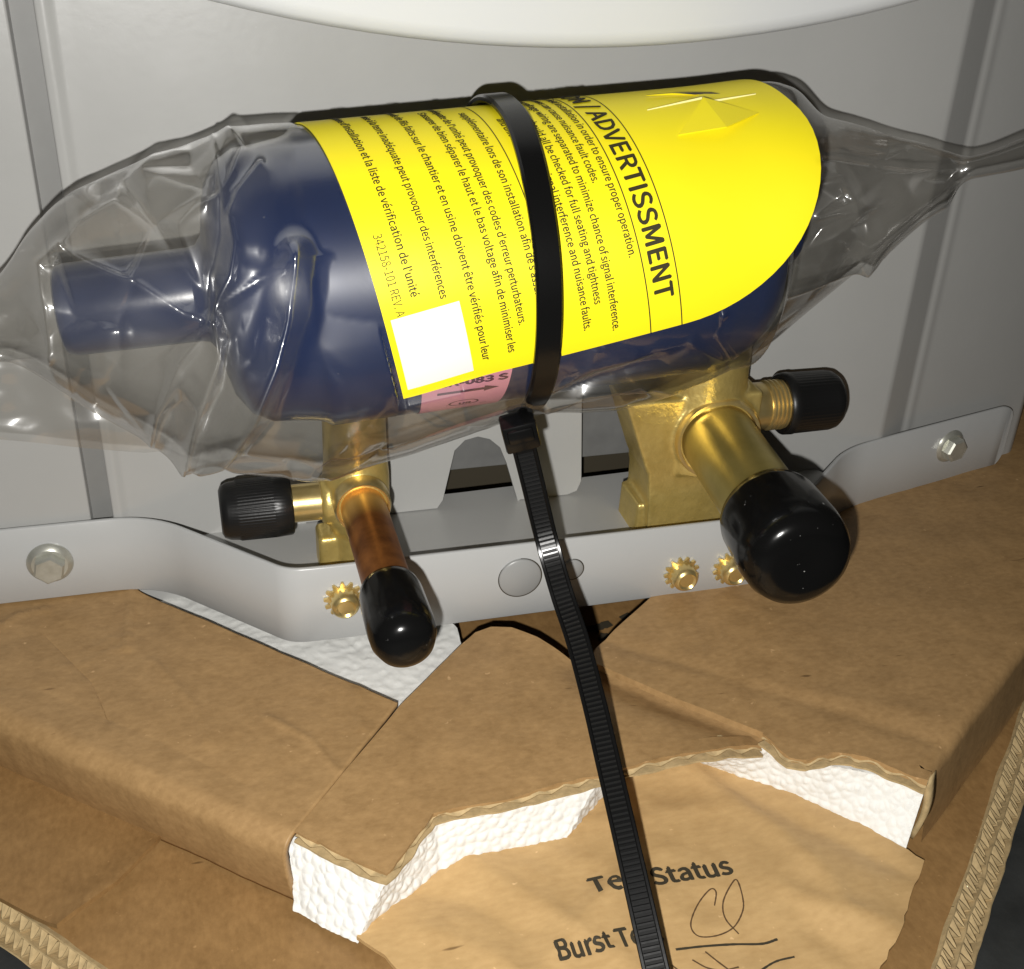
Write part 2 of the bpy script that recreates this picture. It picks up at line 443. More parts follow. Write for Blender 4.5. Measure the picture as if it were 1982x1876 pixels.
# base pan (shelf) behind the bracket
pan = [(-.012, .2505), (.0150, .2236), (.0215, .2218), (.127, .2218), (.1400, .2298), (.1600, .2480), (.152, .2620), (.06, .2585), (-.02, .2575)]
V, F = prism((0, 0, 0), (0, 0, 1), [(x, y) for x, y in pan], Z_SHELF-.0012, Z_SHELF)
d_, a_, b_ = frame((0, 0, 1))
V = []; n = len(pan)
for zz in (Z_SHELF-.0012, Z_SHELF): V += [(x, y, zz) for x, y in pan]
F = [tuple(range(n-1, -1, -1)), tuple(range(n, 2*n))]+[(i, (i+1) % n, n+(i+1) % n, n+i) for i in range(n)]
mesh_obj('base_pan', V, F, M_panel, cab, smooth=False)
mesh_obj('cavity_shade', *rbox((.10, .285, .06), (.17, .002, .12), 0), M_print_shade, cab, smooth=False)  # added black sheet, painting the shade inside the cabinet
# white rounded cover plate
cxc, czb, RC = .0775, on_y(985, 96, .225)[2]-.0006, .291
prof = [(0.0175, RC*1.0), (.004, RC), (.0022, RC-.0004), (.0008, RC-.0015), (.0, RC-.0035), (-.0006, RC-.03), (-.001, .10), (-.001, 0)]
V, F = lathe((cxc, .225, czb+RC), (0, 1, 0), prof, 256)
V = np.array(V)
keep = [f for f in F if min(V[list(f)][:, 2]) < .36]
mesh_obj('round_cover', V, F, M_white, cab, angle=60)

# ------------------------------------------------------------------ bracket with bolts and lock screws
ear_end = on_y(1952, 800, .2652)[0]
path = rounded([(-.12, .2495), (-.0165, .2495), (.0125, .2200), (.020, Y_RAIL), (.1300, Y_RAIL), (.1420, .2270), (.1640, .2470), (.1790, .2513), (ear_end, .2630)], .010, 10)
th = .0012
br_V, br_F = [], []
path = [np.asarray(p) for p in path]
# arc length for the rounded corner of the right ear
tot = sum(np.linalg.norm(path[i+1]-path[i]) for i in range(len(path)-1)); s = 0
ext = []
for i, p in enumerate(path):
    if i: s += np.linalg.norm(p-path[i-1])
    ext.append(s)
# add points near the right end for rounding
P2 = []; S2 = []
for i in range(len(path)-1): P2.append(path[i]); S2.append(ext[i])
for k in range(9):
    t = k/8; ss = tot-.006*(1-t)
    dirv = (path[-1]-path[-2])/np.linalg.norm(path[-1]-path[-2])
    P2.append(path[-1]-dirv*(tot-ss)); S2.append(ss)
n = len(P2)
for i in range(n):
    t = P2[min(i+1, n-1)]-P2[max(i-1, 0)]; t /= np.linalg.norm(t); nr = np.array([t[1], -t[0]])
    dd = max(0, .006-(tot-S2[i])); up = .006-math.sqrt(max(0, .006**2-dd**2)) if dd > 0 else 0
    lift = .0022*sstep(.150, .19, P2[i][0])
    z0, z1 = Z_RAIL0+up-.0010*sstep(.14, .2, P2[i][0]), Z_RAIL1-.6*up+lift*.0
    o_ = P2[i]; b_ = P2[i]+nr*-th
    e = .0003
    for q_, zz in ((o_, z0+e), (o_, z1-e), (o_-nr*e, z1), (b_+nr*e, z1), (b_, z1-e), (b_, z0+e), (b_+nr*e, z0), (o_-nr*e, z0)):
        br_V.append((q_[0], q_[1], zz))
for i in range(n-1):
    for k in range(8):
        j = (k+1) % 8; br_F.append((i*8+k, (i+1)*8+k, (i+1)*8+j, i*8+j))
br_F.append(tuple(range((n-1)*8, n*8)))
bracket = mesh_obj('mounting_bracket', br_V, br_F, M_rail, cab, angle=50)

def hexbolt(c, d, rot, s=1.0):
    mb = MB()
    mb.add(*lathe(c, d, [(0, .0051*s), (.0005, .0052*s), (.0010, .0049*s), (.0016, .0040*s), (.0017, 0)], 40))
    hx = [(.0037*s*math.cos(rot+i*math.pi/3), .0037*s*math.sin(rot+i*math.pi/3)) for i in range(6)]
    mb.add(*prism(c, d, hx, .0012, .0042, .0005))
    d_, a, b = frame(d)
    mb.add(*lathe(np.asarray(c)+d_*.00421, d, [(0, .0024*s), (-.0004, .0020*s), (-.0004, 0)], 24))
    return mb.build('hex_bolt', M_zinc, bracket, angle=30)
hexbolt(on_y(97, 1088, .2494), (0, -1, 0), .3)
qb = on_y(1835, 862, .2578)
hexbolt(qb, (.20, -1, 0), .1, .98)

def lockscrew(px, py, rot):
    c = on_y(px, py, Y_RAIL-.0002)
    sw = bpy.data.objects.new('x', None); bpy.data.objects.remove(sw)
    mb = MB()
    # toothed washer
    out = []; nT = 13
    for i in range(nT*4):
        a = 2*math.pi*i/(nT*4)+rot
        r = .0045 if i % 4 in (0, 1) else .0034
        out.append((r*math.cos(a), r*math.sin(a)))
    mb.add(*prism(c, (0, -1, 0), out, 0, .0007))
    w_ = mb.build('toothed_washer', M_brass2, bracket, smooth=False)
    mb = MB()
    mb.add(*lathe(c, (0, -1, 0), [(.0005, .0031), (.0012, .0032), (.0034, .0031), (.0040, .0027), (.0043, .0022), (.0039, .0017), (.0040, 0)], 40))
    return mb.build('screw_end', M_brass2, bracket, angle=40)
lockscrew(665, 1158, .1); lockscrew(1318, 1108, .25); lockscrew(1412, 1098, .4)
def knockout(px, py, r):
    c = on_y(px, py, Y_RAIL-.0001)
    mesh_obj('knockout_shade', *lathe(c+np.array([.00012, 0, -.00022]), (0, -1, 0), [(-.0001, r+.0003), (.00015, r+.00028), (.00016, 0)], 56), M_print_shade, bracket, angle=40)  # black disc set off low right, painting a crescent of shade
    mesh_obj('knockout_disc', *lathe(c, (0, -1, 0), [(-.0002, r+.0001), (.0005, r), (.0008, r-.0004), (.00085, 0)], 56), M_disc, bracket, angle=40)
knockout(1006, 1117, .0050); knockout(1107, 1101, .0026)

# ------------------------------------------------------------------ service valves
def knurl(n_, amp, t0, t1):
    return lambda t, q: 1+(amp*math.cos(n_*q) if t0 <= t <= t1 else 0)
def cast(mb, name, parent, voxel, it=6, m=None):
    o = mb.build(name, m or M_brass, parent)
    r = o.modifiers.new('remesh', 'REMESH'); r.mode = 'VOXEL'; r.voxel_size = voxel; r.use_smooth_shade = True
    s_ = o.modifiers.new('smooth', 'SMOOTH'); s_.iterations = it; s_.factor = .5
    return o

# small valve
vc = on_y(690, 960, .233); vx, vy, vz = vc
v1 = thing('service_valve', 'small brass valve with a dark copper pipe and a ribbed black cap on its left', 'valve', (vx, vy, Z_SHELF), 'brass service valves on the bracket')
mb = MB()
mb.add(*lathe((vx, vy, 0), (0, 0, 1), [(Z_SHELF-.004, 0), (Z_SHELF-.004, .0058), (vz-.0085, .0057), (vz-.0065, .0068), (vz-.004, .0075), (vz+.006, .0075), (vz+.010, .0071), (vz+.030, .0068), (vz+.030, 0)], 40))
mb.add(*lathe((vx, vy, vz), (-1, 0, 0), [(0, .0062), (.0072, .0058), (.0082, .0052), (.0082, 0)], 32))
s1 = on_y(704, 986, .2215)
mb.add(*lathe((s1[0], vy, s1[2]), (0, -1, 0), [(0, .0058), (vy-.2245, .0058), (vy-.2225, .0055), (vy-.2225, 0)], 40))
q = on_y(632, 1060, .233)
mb.add(*rbox((q[0]+.004, vy+.001, Z_SHELF+.0035), (.012, .008, .010), .001))
cast(mb, 'body', v1, .00035)
tY = vy-.2225
mb = MB(); mb.add(*lathe((s1[0], vy, s1[2]), (0, -1, 0), [(tY-.003, .0063), (tY, .0063), (tY+.0009, .0059), (tY+.0006, .0055), (tY-.001, .0052)], 48)); mb.build('socket', M_brass2, v1)
mb = MB(); mb.add(*lathe((s1[0], vy, s1[2]), (.006, -1, -.004), [(tY-.004, .0050), (.036, .0049), (.045, .0049), (.048, .0049)], 40)); mb.build('copper_pipe', M_copper, v1)
mb = MB(); mb.add(*lathe((s1[0], vy, s1[2]), (.006, -1, -.004), [(.0432, .0050), (.0426, .0055), (.0432, .0060), (.045, .0063), (.0545, .0065), (.0578, .0063), (.0602, .0054), (.0615, .0038), (.0620, .0018), (.0620, 0)], 56)); mb.build('pipe_cap', M_rubber, v1, angle=80)
pz = vz-.0003
mb = MB(); mb.add(*lathe((vx, vy, pz), (-1, 0, 0), [(.006, .0047), (.0078, .0047), (.0083, .0043), (.0170, .0043)], 40)); mb.build('port', M_brass2, v1)
mb = MB()
mb.add(*lathe((vx, vy, pz), (-1, 0, -.01), [(.0148, .0050), (.0146, .0064), (.0150, .0068), (.0185, .0070), (.0188, .0069), (.0262, .0068), (.0267, .0066), (.0285, .0064), (.0298, .0058), (.0303, .0048), (.0300, .0), ], 240, knurl(60, .011, .0187, .0264)))
mb.build('port_cap', M_plastic, v1, angle=50)

# large valve
bc = on_y(1392, 852, .2255)
DX = np.array([-.090, -1, -.005]); DX /= np.linalg.norm(DX)
v2 = thing('service_valve', 'large brass valve with a wide pipe ending in a big round black cap', 'valve', (bc[0], .236, Z_SHELF), 'brass service valves on the bracket')
bx, by, bz = bc[0]+.001, .2365, bc[2]
mb = MB()
xr = on_y(1466, 700, .231)[0]
mb.add(*lathe((xr-.0108, by, 0), (0, 0, 1), [(bz-.010, 0), (bz-.010, .0115), (bz+.004, .0112), (bz+.012, .0106), (bz+.030, .0102), (bz+.030, 0)], 40))
# tapered foot, wider at the top left
def taper(q0, q1, y0, y1):
    out = []
    for (x0, x1, z) in (q0, q1):
        out += [(x0, y0, z), (x1, y0, z), (x1, y1, z), (x0, y1, z)]
    return out, [(3, 2, 1, 0), (4, 5, 6, 7), (0, 1, 5, 4), (1, 2, 6, 5), (2, 3, 7, 6), (3, 0, 4, 7)]
lx = lambda px, py: on_y(px, py, .232)
a_ = lx(1200, 800); b2 = lx(1243, 905)
mb.add(*taper((b2[0], bx+.010, b2[2]), (a_[0], bx+.0105, a_[2]+.004), .2285, .243))
c2 = lx(1242, 1015)
mb.add(*taper((c2[0]+.0005, bx+.008, Z_SHELF-.003), (b2[0]+.0002, bx+.010, b2[2]+.003), .2285, .243))
e2 = lx(1227, 970)
mb.add(*taper((e2[0], bx+.004, Z_SHELF-.002), (e2[0]+.0004, bx+.004, e2[2]), .2300, .2425))
mb.add(*lathe((bx, by, bz), DX, [(-.002, .0112), (.0085, .0108), (.0100, .0103), (.0100, 0)], 48))
pr = on_y(1500, 783, .236)
mb.add(*lathe((xr-.0108, .236, pr[2]), (1, 0, 0), [(0, .0085), (.0105, .0080), (.0118, .0070), (.0118, 0)], 40))
cast(mb, 'body', v2, .00045, 7)
so = np.array([bx, by, bz])
mb = MB(); mb.add(*lathe(so, DX, [(.0075, .0104), (.0105, .0104), (.0113, .0101), (.0113, .0094), (.0095, .0089)], 64)); mb.build('socket', M_brass2, v2)
mb = MB(); mb.add(*lathe(so, DX, [(.009, .0088), (.050, .0087)], 64)); mb.build('pipe', M_brasstube, v2)
mb = MB(); mb.add(*lathe(so, DX, [(.0445, .0090), (.0436, .0099), (.0440, .0107), (.0458, .0111), (.0560, .0115), (.0600, .0112), (.0625, .0102), (.0638, .0085), (.0643, .0060), (.0640, .0030), (.0638, 0)], 72)); mb.build('pipe_cap', M_rubber, v2, angle=80)
px0 = xr-.0108
mb = MB()
thr = [(.010, .0058), (.0165, .0058), (.0168, .0056)]
t = .0172
for k in range(5):
    thr += [(t, .0062), (t+.0004, .0062), (t+.0007, .0057), (t+.0009, .0057)]; t += .0011
thr += [(t+.006, .0057)]
mb.add(*lathe((px0, .236, pr[2]), (1, .0, .0), thr, 48)); mb.build('port', M_brass2, v2)
mb = MB()
mb.add(*lathe((px0, .236, pr[2]), (1, 0, 0), [(.0215, .0060), (.0212, .0072), (.0216, .0076), (.0235, .0077), (.0238, .0075), (.0335, .0074), (.0350, .0071), (.0362, .0062), (.0364, .0050), (.0362, 0)], 200, knurl(50, .007, .0237, .0336)))
mb.build('port_cap', M_plastic, v2, angle=50)

# ------------------------------------------------------------------ blue filter drier
AX0 = np.array([.0108, .212, .1153]); AX1 = np.array([.1115, .212, .1219])
EA = (AX1-AX0)/np.linalg.norm(AX1-AX0); EFr = np.array([0, -1.0, 0]); EU = np.cross(EFr, EA)
if EU[2] < 0: EU = -EU
def cyl(a, b, R, rad=None):            # a along the axis, b arc length (at R) from the top towards the front
    ph = b/R; r_ = R if rad is None else rad
    return AX0+EA*a+(EU*math.cos(ph)+EFr*math.sin(ph))*r_
def cyl_ab(px, py, R):
    v = ray(px, py); v = v/np.linalg.norm(v); w0 = CAM-AX0
    vp = v-EA*(v@EA); wp = w0-EA*(w0@EA)
    a = vp@vp; b = 2*vp@wp; c = wp@wp-R*R; D = max(0, b*b-4*a*c)
    t = (-b-math.sqrt(D))/(2*a); p = w0+v*t
    return p@EA, R*math.atan2(p@EFr, p@EU)
RD = .0271
dr = thing('filter_drier', 'dark blue painted filter drier cylinder inside the clear bag', 'filter drier', (AX0+EA*.05-EU*RD))
mb = MB()
mb.add(*lathe(AX0, EA, [(-.0115, .0085), (-.0100, .0088), (-.0088, .0105), (-.0080, .0150), (-.0070, .0190), (-.0045, .0228), (-.0010, .0248), (.0030, .0252), (.0070, .0258), (.0085, .0263), (.0095, RD), (.0830, RD), (.0845, .0263), (.0890, .0258), (.0920, .0245), (.0950, .0225), (.0970, .0190), (.0980, .0140), (.0990, .0100), (.1003, .0088), (.1015, .0085)], 96))
mb.build('shell', M_blue, dr, angle=60)
mb = MB(); mb.add(*lathe(AX0, EA, [(-.0350, 0), (-.0350, .0070), (-.0345, .0078), (-.0330, .0082), (-.0110, .0085)], 64)); mb.build('inlet_fitting', M_blue, dr, angle=50)
mb = MB(); mb.add(*lathe(AX0, EA, [(.1010, .0085), (.1050, .0083), (.1060, .0076), (.1060, 0)], 64)); mb.build('outlet_fitting', M_blue, dr, angle=50)
# pink label on the shell
RL = RD+.00015
def patch(corners_ab, R, na, nb, fn=None):
    """bilinear patch on the cylinder through four (a,b) corners"""
    c = [np.asarray(q, float) for q in corners_ab]; V = []; F = []
    for i in range(na+1):
        for j in range(nb+1):
            u, v = i/na, j/nb
            p = (1-u)*(1-v)*c[0]+u*(1-v)*c[1]+u*v*c[2]+(1-u)*v*c[3]
            V.append(cyl(p[0], p[1], R))
    for i in range(na):
        for j in range(nb):
            F.append((i*(nb+1)+j, i*(nb+1)+j+1, (i+1)*(nb+1)+j+1, (i+1)*(nb+1)+j))
    return V, F
l_tl = cyl_ab(832, 740, RL); l_tr = cyl_ab(992, 690, RL); l_br = cyl_ab(972, 795, RL); l_bl = cyl_ab(812, 800, RL)
a0, a1 = l_bl[0]+.0002, l_tr[0]+.0008
b0, b1 = min(l_tl[1], l_tr[1])-.010, max(l_bl[1], l_br[1])+.006
lab = mesh_obj('maker_label', *patch([(a0-.0016, b0), (a1, b0), (a1-.0016, b1), (a0, b1)], RL, 20, 24), M_pink, dr)
try:
    import os
    FONT = bpy.data.fonts.load(os.path.join(bpy.utils.system_resource('DATAFILES'), 'fonts', 'Noto Sans CJK Regular.woff2'))
except Exception:
    FONT = None
def text_verts(s_, size=1.0, offset=0.0, xs=1.0, _norm=True):
    cu = bpy.data.curves.new('t', 'FONT'); cu.body = s_; cu.size = 1.0; cu.resolution_u = 3; 
    if FONT: cu.font = FONT
    ob = bpy.data.objects.new('t', cu); COL.objects.link(ob)
    bpy.context.view_layer.update()
    dg = bpy.context.evaluated_depsgraph_get()
    me = bpy.data.meshes.new_from_object(ob.evaluated_get(dg))
    V = np.array([v.co[:] for v in me.vertices]); F = [tuple(p.vertices) for p in me.polygons]
    bpy.data.objects.remove(ob); bpy.data.curves.remove(cu); bpy.data.meshes.remove(me)
    if offset:                       # heavier weight: the outline once more, a hair to the side
        k = offset/size; n0 = len(V); parts = []; F0 = list(F); F = []
        for q, (dx, dy) in enumerate(((-k, 0), (k, 0), (0, k), (0, -k))):
            W = V.copy(); W[:, 0] += dx; W[:, 1] += dy; W[:, 2] += q*.004; parts.append(W)
            F += [tuple(i+q*n0 for i in f) for f in F0]
        V = np.concatenate(parts)
    V *= size*(CAPK if _norm else 1.0); V[:, 0] *= xs
    return V, F
CAPK = .72/max(.2, text_verts('H', 1.0, 0.0, 1.0, False)[0][:, 1].max())   # letters to a common cap height
def label_text(s_, px, py, size, xs=1.0, off=0.0, name='lettering'):
    a, b = cyl_ab(px, py, RL)
    V, F = text_verts(s_, size, off, xs)
    W = [cyl(a+v[0], b-v[1], RL, RL+.00012) for v in V]
    mesh_obj(name, W, F, M_pinkink, lab, smooth=False)
label_text('EK-083 S', 846, 751, .0023, 1.42, .00005)
label_text('UR', 886, 782, .0014, 1.3, .00003); label_text('C', 862, 786, .0009); label_text('US', 928, 779, .0009)
# arrow and oval
a0_, bA = cyl_ab(846, 763, RL); a1_, bB = cyl_ab(966, 747, RL)
bm_ = (bA+bB)/2
h1, h2 = .00042, .0010
am = a1_-.0028
pts = [(a0_, bm_-h1), (am, bm_-h1), (am, bm_-h2), (a1_, bm_), (am, bm_+h2), (am, bm_+h1), (a0_, bm_+h1)]
mesh_obj('arrow', [cyl(p[0], p[1], RL, RL+.00012) for p in pts], [(0, 1, 5, 6), (2, 3, 4)], M_pinkink, lab, smooth=False)
oc = cyl_ab(897, 778, RL)
V, F = [], []
for i in range(40):
    q = 2*math.pi*i/40
    for r_ in (1.0, .86):
        V.append(cyl(oc[0]+.0029*r_*math.cos(q), oc[1]+.0016*r_*math.sin(q), RL, RL+.00012))
for i in range(40): j = (i+1) % 40; F.append((2*i, 2*j, 2*j+1, 2*i+1))
mesh_obj('oval_mark', V, F, M_pinkink, lab, smooth=False)

# ------------------------------------------------------------------ clear plastic bag
st = [(-120, 640, 705, 3, .219), (-60, 585, 700, 5, .217), (0, 530, 690, 9, .216), (50, 455, 715, 13, .215), (100, 402, 745, 17, .214), (170, 360, 795, 20, .213), (240, 328, 838, 23, .212), (350, 289, 890, 26, .212),
      (440, 257, 906, 28.2, .212), (520, 249, 918, 28.6, .212), (600, 245, 925, 28.6, .212), (700, 237, 912, 28.4, .212), (800, 228, 887, 28.2, .212), (900, 219, 852, 28, .212), (980, 210, 822, 27.2, .212), (1040, 205, 806, 27.0, .212),
      (1120, 198, 806, 27.4, .212), (1200, 190, 800, 27.6, .212), (1280, 183, 780, 28, .212), (1360, 176, 745, 28, .212), (1440, 169, 705, 28, .212), (1500, 167, 662, 26.5, .212), (1545, 180, 622, 23.5, .213), (1590, 226, 583, 19, .215), (1660, 246, 524, 13, .218),
      (1720, 262, 472, 9, .220), (1800, 284, 403, 5.5, .221), (1850, 299, 363, 4, .221), (1875, 306, 346, 4, .219), (1910, 296, 340, 4, .219), (1960, 275, 330, 4.5, .219), (2040, 245, 312, 5, .219), (2120, 218, 300, 5, .219)]
st = np.array(st, float)
NX, NA = 680, 340
xs = np.linspace(st[0, 0], st[-1, 0], NX)
def interp_smooth(col):
    y = np.interp(xs, st[:, 0], st[:, col])
    k = np.ones(9)/9; yp = np.pad(y, 4, mode='edge'); return np.convolve(yp, k, 'valid')
yt, yb, kd, yc = (interp_smooth(c) for c in (1, 2, 3, 4))
BV = np.zeros((NX, NA, 3)); BN = np.zeros((NX, NA, 3)); front = np.zeros((NX, NA))
for i, x in enumerate(xs):
    ym = (yt[i]+yb[i])/2
    c = on_y(x, ym, yc[i]); D = (c-CAM)@FWD
    vdir = (c-CAM)/np.linalg.norm(c-CAM)
    up = at_depth(x, ym-100, D)-at_depth(x, ym, D); up -= vdir*(up@vdir); up /= np.linalg.norm(up)
    h = (yb[i]-yt[i])/2*D/FPX*.985; kk = kd[i]/1000
    q = 2*np.pi*np.arange(NA)/NA; cq, sq = np.cos(q), np.sin(q)
    # flattened ends become lens shaped; the slack film under the left half hangs nearly straight
    e = np.clip(kk/max(h, 1e-6), .15, 1)
    hang = sstep(300, 400, x)*sstep(800, 620, x)
    pw = 1.0+.35*(1-e)-.60*hang*((cq < 0) & (sq > 0))*np.minimum(1, -cq*4)
    BV[i] = c+up*(h*cq)[:, None]+(-vdir)*(kk*np.sign(sq)*np.abs(sq)**pw)[:, None]
    nn = up*(cq/h)[:, None]+(-vdir)*(sq/kk)[:, None]; BN[i] = nn/np.linalg.norm(nn, axis=1, keepdims=True); front[i] = sq
PX = project(BV.reshape(-1, 3)).reshape(NX, NA, 2)
disp = np.zeros((NX, NA))
def seg_dist(P, a, b):
    a = np.asarray(a, float); b = np.asarray(b, float); ab = b-a
    t = np.clip(((P-a)@ab)/(ab@ab), 0, 1)
    return np.linalg.norm(P-(a+t[..., None]*ab), axis=-1)
creases = [  # points, height in mm, width
    ([(95, 680), (84, 590), (72, 520), (112, 497)], 2.2, 14), ([(-40, 690), (30, 683), (95, 672)], 1.4, 12),
    ([(112, 497), (250, 545), (370, 612), (408, 622)], 2.6, 26), ([(112, 497), (150, 440), (220, 395)], 1.2, 20),
    ([(408, 622), (418, 585), (445, 540), (455, 480), (440, 420), (462, 385), (505, 335)], 2.2, 16),
    ([(415, 350), (430, 420), (410, 520), (405, 600)], -2.0, 26),
    ([(356, 888), (385, 790), (425, 690), (415, 620)], 2.2, 14), ([(356, 888), (395, 830), (430, 760), (445, 660)], -1.6, 14),
    ([(356, 888), (430, 850), (490, 780), (535, 690), (560, 600), (572, 510)], 2.6, 34),
    ([(418, 600), (500, 545), (570, 512), (690, 490)], .9, 8), ([(290, 860), (305, 795), (345, 705), (395, 640)], 1.8, 14),
    ([(200, 760), (300, 700), (400, 630)], -1.4, 30), ([(150, 620), (260, 640), (400, 612)], -1.2, 40),
    ([(440, 258), (470, 300), (450, 345), (400, 400)], 1.6, 14), ([(240, 330), (300, 420), (390, 560)], -1.5, 40),
    ([(600, 915), (640, 880), (700, 830)], .9, 12), ([(560, 905), (640, 905), (740, 880), (880, 830), (1010, 790)], -1.3, 12), ([(640, 925), (760, 870), (900, 820), (1020, 780)], 1.1, 10),
    ([(1060, 790), (1130, 760), (1250, 745)], 1.8, 14), ([(1065, 770), (1160, 735), (1270, 700)], -1.3, 14), ([(1060, 800), (1150, 790), (1240, 770)], -1.6, 10), ([(1065, 760), (1140, 715), (1230, 690)], .9, 9),
    ([(1835, 348), (1760, 380), (1680, 405), (1570, 425)], 1.8, 16), ([(1830, 362), (1780, 400), (1715, 450), (1682, 498)], 2.6, 22),
    ([(1575, 360), (1625, 350), (1655, 390), (1664, 415)], 2.2, 14), ([(1664, 415), (1640, 440), (1625, 450), (1560, 480)], 1.2, 10),
    ([(1682, 498), (1600, 540), (1470, 580), (1400, 600)], 1.8, 16), ([(1580, 300), (1700, 320), (1830, 328)], -1.2, 20),
    ([(1400, 590), (1390, 640), (1420, 680)], 1.4, 12), ([(1640, 500), (1560, 600), (1480, 660)], -1.2, 24), ([(1340, 660), (1400, 690), (1480, 650)], .9, 10)]
fm = np.clip(front*2.0, 0, 1)
# crumpled film: flat facets between straight folds, their corners pushed in or out
rf_ = random.Random(23); fp, fh, fe = [], [], []
for pl, amp, wd in creases:
    k0 = len(fp)
    for x, y in pl: fp.append((x+rf_.uniform(-.5, .5), y+rf_.uniform(-.5, .5))); fh.append(.62*amp)
    fe += [(k0+i, k0+i+1) for i in range(len(pl)-1)]
def scatter(n_, x0, x1, y0, y1, lo, hi):
    for _ in range(n_): fp.append((rf_.uniform(x0, x1), rf_.uniform(y0, y1))); fh.append(rf_.uniform(lo, hi))
scatter(46, -130, 470, 240, 930, -2.6, 1.9)
scatter(9, 470, 640, 560, 930, -.6, .5)
scatter(34, 640, 1060, 760, 940, -.9, .9)
scatter(34, 1080, 1540, 620, 830, -1.0, .9)
scatter(34, 1570, 1810, 210, 620, -1.9, 1.3)
for gx in (1850, 1920, 2000, 2080):
    for gy in (270, 330, 390): fp.append((gx, gy)); fh.append(rf_.uniform(-.3, .3))
for gx in range(-200, 2260, 120):
    for gy in (60, 1010): fp.append((gx, gy)); fh.append(0)
for gx in range(660, 1540, 80):
    for gy in (240, 360, 480, 590): fp.append((gx, gy)); fh.append(0)
dv, _, dfc, _, _, _ = delaunay_2d_cdt([Vector(p) for p in fp], fe, [], 0, 1e-3)
dvn = np.array([[v.x, v.y] for v in dv]); fpn = np.array(fp); fhn = np.array(fh)
dh = np.array([fhn[np.argmin(((fpn-p)**2).sum(1))] for p in dvn])
flat = PX.reshape(-1, 2); fd = np.zeros(len(flat))
for f in dfc:
    A_, B_, C_ = dvn[list(f)]
    lo = np.minimum(np.minimum(A_, B_), C_); hi = np.maximum(np.maximum(A_, B_), C_)
    ids = np.nonzero((flat[:, 0] >= lo[0]) & (flat[:, 0] <= hi[0]) & (flat[:, 1] >= lo[1]) & (flat[:, 1] <= hi[1]))[0]
    if not len(ids): continue
    T = np.array([B_-A_, C_-A_]).T; det = np.linalg.det(T)
    if abs(det) < 1e-9: continue
    w_ = (flat[ids]-A_)@np.linalg.inv(T).T; u_, v_ = w_[:, 0], w_[:, 1]
    ok = (u_ >= -1e-6) & (v_ >= -1e-6) & (u_+v_ <= 1+1e-6)
    h0, h1, h2 = dh[list(f)]
    fd[ids[ok]] = h0+(h1-h0)*u_[ok]+(h2-h0)*v_[ok]
fd = fd.reshape(NX, NA)
for _ in range(2):                       # folds keep a small radius
    fd = .25*np.roll(fd, 1, 1)+.5*fd+.25*np.roll(fd, -1, 1)
    fd[1:-1] = .25*fd[:-2]+.5*fd[1:-1]+.25*fd[2:]
disp += fd*.001*np.clip(np.abs(front)*2.2, 0, 1)*np.where(front > 0, 1.0, .7)
rc = random.Random(11)
def rnd_folds(n_, x0, x1, y0, y1, l0, l1, a0, a1):
    for _ in range(n_):
        x, y = rc.uniform(x0, x1), rc.uniform(y0, y1); an = rc.uniform(0, math.pi); ln = rc.uniform(l0, l1)
        bx_, by_ = x+math.cos(an)*ln, y+math.sin(an)*ln
        mx_, my_ = (x+bx_)/2+rc.uniform(-18, 18), (y+by_)/2+rc.uniform(-18, 18)
        creases.append(([(x, y), (mx_, my_), (bx_, by_)], rc.choice((-1, 1))*rc.uniform(a0, a1), rc.uniform(16, 44)))
rnd_folds(8, -60, 430, 330, 860, 60, 190, .5, 1.5)
rnd_folds(3, 430, 640, 480, 860, 60, 200, .3, .8)
rnd_folds(6, 1570, 1760, 250, 560, 40, 150, .5, 1.4)
rnd_folds(4, 560, 1000, 800, 910, 60, 200, .3, .9)
rnd_folds(4, 1080, 1500, 640, 790, 60, 180, .4, 1.1)
for pl, amp, wd in creases:
    dmin = np.full((NX, NA), 1e9)
    for a, b in zip(pl, pl[1:]): dmin = np.minimum(dmin, seg_dist(PX, a, b))
    disp += np.exp(-(np.sqrt(dmin**2+9)-3)/(wd*.6))*amp*.00060*fm
# the long rounded fold running down over the left end of the cylinder
dmin = np.full((NX, NA), 1e9)
for a, b in zip(*(lambda q: (q, q[1:]))([(360, 884), (430, 845), (488, 780), (532, 695), (558, 610), (566, 545), (570, 500)])): dmin = np.minimum(dmin, seg_dist(PX, a, b))
disp += .0034*np.exp(-(dmin/34)**2)*fm
dmin = np.full((NX, NA), 1e9)
for a, b in zip(*(lambda q: (q, q[1:]))([(1830, 362), (1770, 395), (1710, 450), (1684, 496)])): dmin = np.minimum(dmin, seg_dist(PX, a, b))
disp += .0022*np.exp(-(dmin/22)**2)*fm
# loose crumpling where the film hangs free of the cylinder and the card
xx = np.tile(xs[:, None], (1, NA))
loose = np.clip(sstep(520, 380, xx)+sstep(1540, 1640, xx), 0, 1)+.25*sstep(620, 860, PX[..., 1])
loose = np.clip(loose, .03, 1)
BL = BV.tolist()
nz_ = np.array([[(.5-abs(n3(p[0]*48+3, p[1]*48, p[2]*48+5)))*.0008-.0003+(.4-abs(n3(p[0]*110, p[1]*110+7, p[2]*110)))*.0003 for p in row] for row in BL])
disp += loose*nz_
# sag of the loose film beneath the cylinder, pleats beside the tie
ang = np.arctan2(front, 0)
BV2 = BV+BN*disp[..., None]
